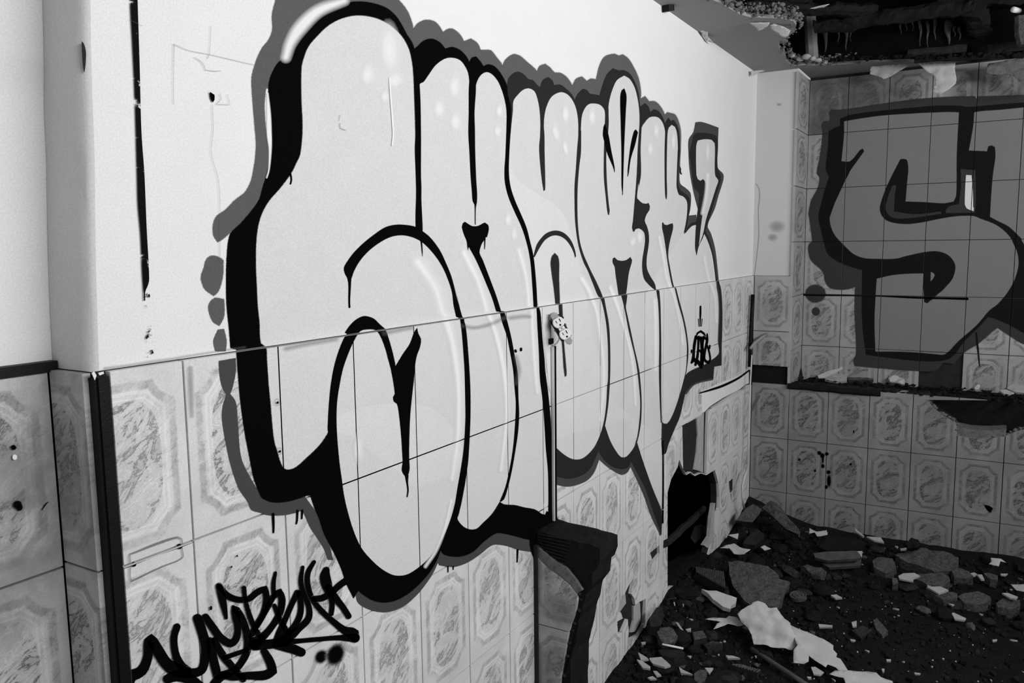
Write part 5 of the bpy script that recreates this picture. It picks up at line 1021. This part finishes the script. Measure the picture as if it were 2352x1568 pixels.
# rods, lid
bm = bmesh.new(); a = at_z(1726, 1489, gp(1728, 1495).z + .03); b = at_z(1858, 1576, gp(1858, 1580).z + .022); tube(bm, [a, a.lerp(b, .35), a.lerp(b, .7), b], [.0075, .0085, .009, .009], 9)
tag(link('wooden_stick', frombm('wooden_stick', bm, True), M['wood']), 'wooden stick running from under the crumpled sheet to the bottom edge', 'stick')
bm = bmesh.new(); a = at_z(1521, 1479, gp(1521, 1490).z + .045); b = at_z(1569, 1489, gp(1569, 1500).z + .042); tube(bm, [a, b], .0042, 9)
tag(link('white_rod', frombm('white_rod', bm, True), M['bright']), 'thin white rod lying on the oval dark stone', 'rod')
bm = bmesh.new(); a = gp(1534, 1392) + Vector((0, 0, .03)); b = at_z(1552, 1373, a.z + .06); tube(bm, [a, b], .0025, 6)
tag(link('thin_twig', frombm('thin_twig', bm, True), M['wood']), 'thin twig leaning near the foot of the left wall', 'twig')
g = gp(1833, 1370); bm = bmesh.new(); n = 30; R0 = .036; prof = [(0, .006), (.15, .006), (.2, .003), (.45, .003), (.5, .006), (.62, .006), (.68, .003), (.86, .003), (.9, .007), (1., .006), (1., -.01)]
rings = [[bm.verts.new((R0 * r * math.cos(6.2832 * i / n), R0 * r * math.sin(6.2832 * i / n), z)) for i in range(n)] for r, z in prof[1:]]
ct = bm.verts.new((0, 0, .006))
for i in range(n): bm.faces.new((ct, rings[0][i], rings[0][(i + 1) % n]))
for A, B in zip(rings, rings[1:]):
    for i in range(n): bm.faces.new((A[i], A[(i + 1) % n], B[(i + 1) % n], B[i]))
lid = link('round_lid', frombm('round_lid', bm), M['concrete']); lid.location = at_z(1833, 1368, g.z + .022); lid.rotation_euler = (-.1, -.15, 0); tag(lid, 'round ridged lid lying on the dirt right of the concrete slab', 'lid')
# countless small debris
def heap_stones(name, n, seed, mt, label, r0, r1):
    bm = bmesh.new(); rr = random.Random(seed); k = 0
    while k < n:
        if rr.random() < .5: x = rr.uniform(1.75, 3.5); y = -.04 - rr.random() ** 1.6 * .55
        else: x = 3.56 - rr.random() ** 1.5 * .75; y = rr.uniform(-.05, -1.7)
        r = r0 + (r1 - r0) * rr.random() ** 2
        if y > -r * 1.4 or x > 3.58 - r * 1.4: continue
        rock(bm, (x, y, heap(x, y) + r * rr.uniform(.15, .5)), r, seed * 1000 + k, rr.uniform(.35, .7), 1 if r < .025 else 2); k += 1
    for v in bm.verts: v.co += noise.noise_vector(v.co * 60) * .004
    o = link(name, frombm(name, bm), mt, floor); o['kind'] = 'stuff'
heap_stones('rubble_heap', 230, 21, M['grit'], 'heap of black stones piled along the feet of both walls', .012, .05)
heap_stones('rubble_heap', 110, 22, M['brick'], 'dark clay lumps mixed into the heap along the walls', .01, .04)
heap_stones('rubble_heap', 60, 23, M['concrete'], 'grey mortar lumps mixed into the heap along the walls', .008, .028)
def gravel(name, n, seed, rmin, rmax, mt, near, flat):
    bm = bmesh.new(); rr = random.Random(seed); k = 0
    while k < n:
        x = rr.uniform(1.3, 3.55); y = -.03 - rr.random() ** near * 2.0
        if -y > 1.9 and x < 1.6: continue
        r = rmin + (rmax - rmin) * rr.random() ** 3; z = heap(x, y) + r * .2
        c = Vector((x, y, z)); an = rr.uniform(0, 6.28); tl = rr.uniform(-.4, .4); m_ = rr.choice((3, 4, 4, 5))
        top = []; bot = []
        for i in range(m_):
            t = an + 6.2832 * i / m_ + rr.uniform(-.4, .4); q = r * rr.uniform(.6, 1.2); dx, dy = q * math.cos(t), q * .8 * math.sin(t)
            top.append(bm.verts.new(c + Vector((dx, dy, r * flat + dx * tl)))); bot.append(bm.verts.new(c + Vector((dx * 1.1, dy * 1.1, -r * flat + dx * tl))))
        bm.faces.new(top); bm.faces.new(bot[::-1])
        for i in range(m_): bm.faces.new((top[i], bot[i], bot[(i + 1) % m_], top[(i + 1) % m_]))
        k += 1
    o = link(name, frombm(name, bm), mt, floor); o['kind'] = 'stuff'; return o
gravel('dark_gravel', 8000, 5, .002, .022, M['grit'], 2.2, .3)
gravel('grey_gravel', 1500, 6, .002, .015, M['brick'], 2.2, .35)
gravel('pale_grit', 1100, 8, .0015, .0075, M['shard'], 1.2, .3)
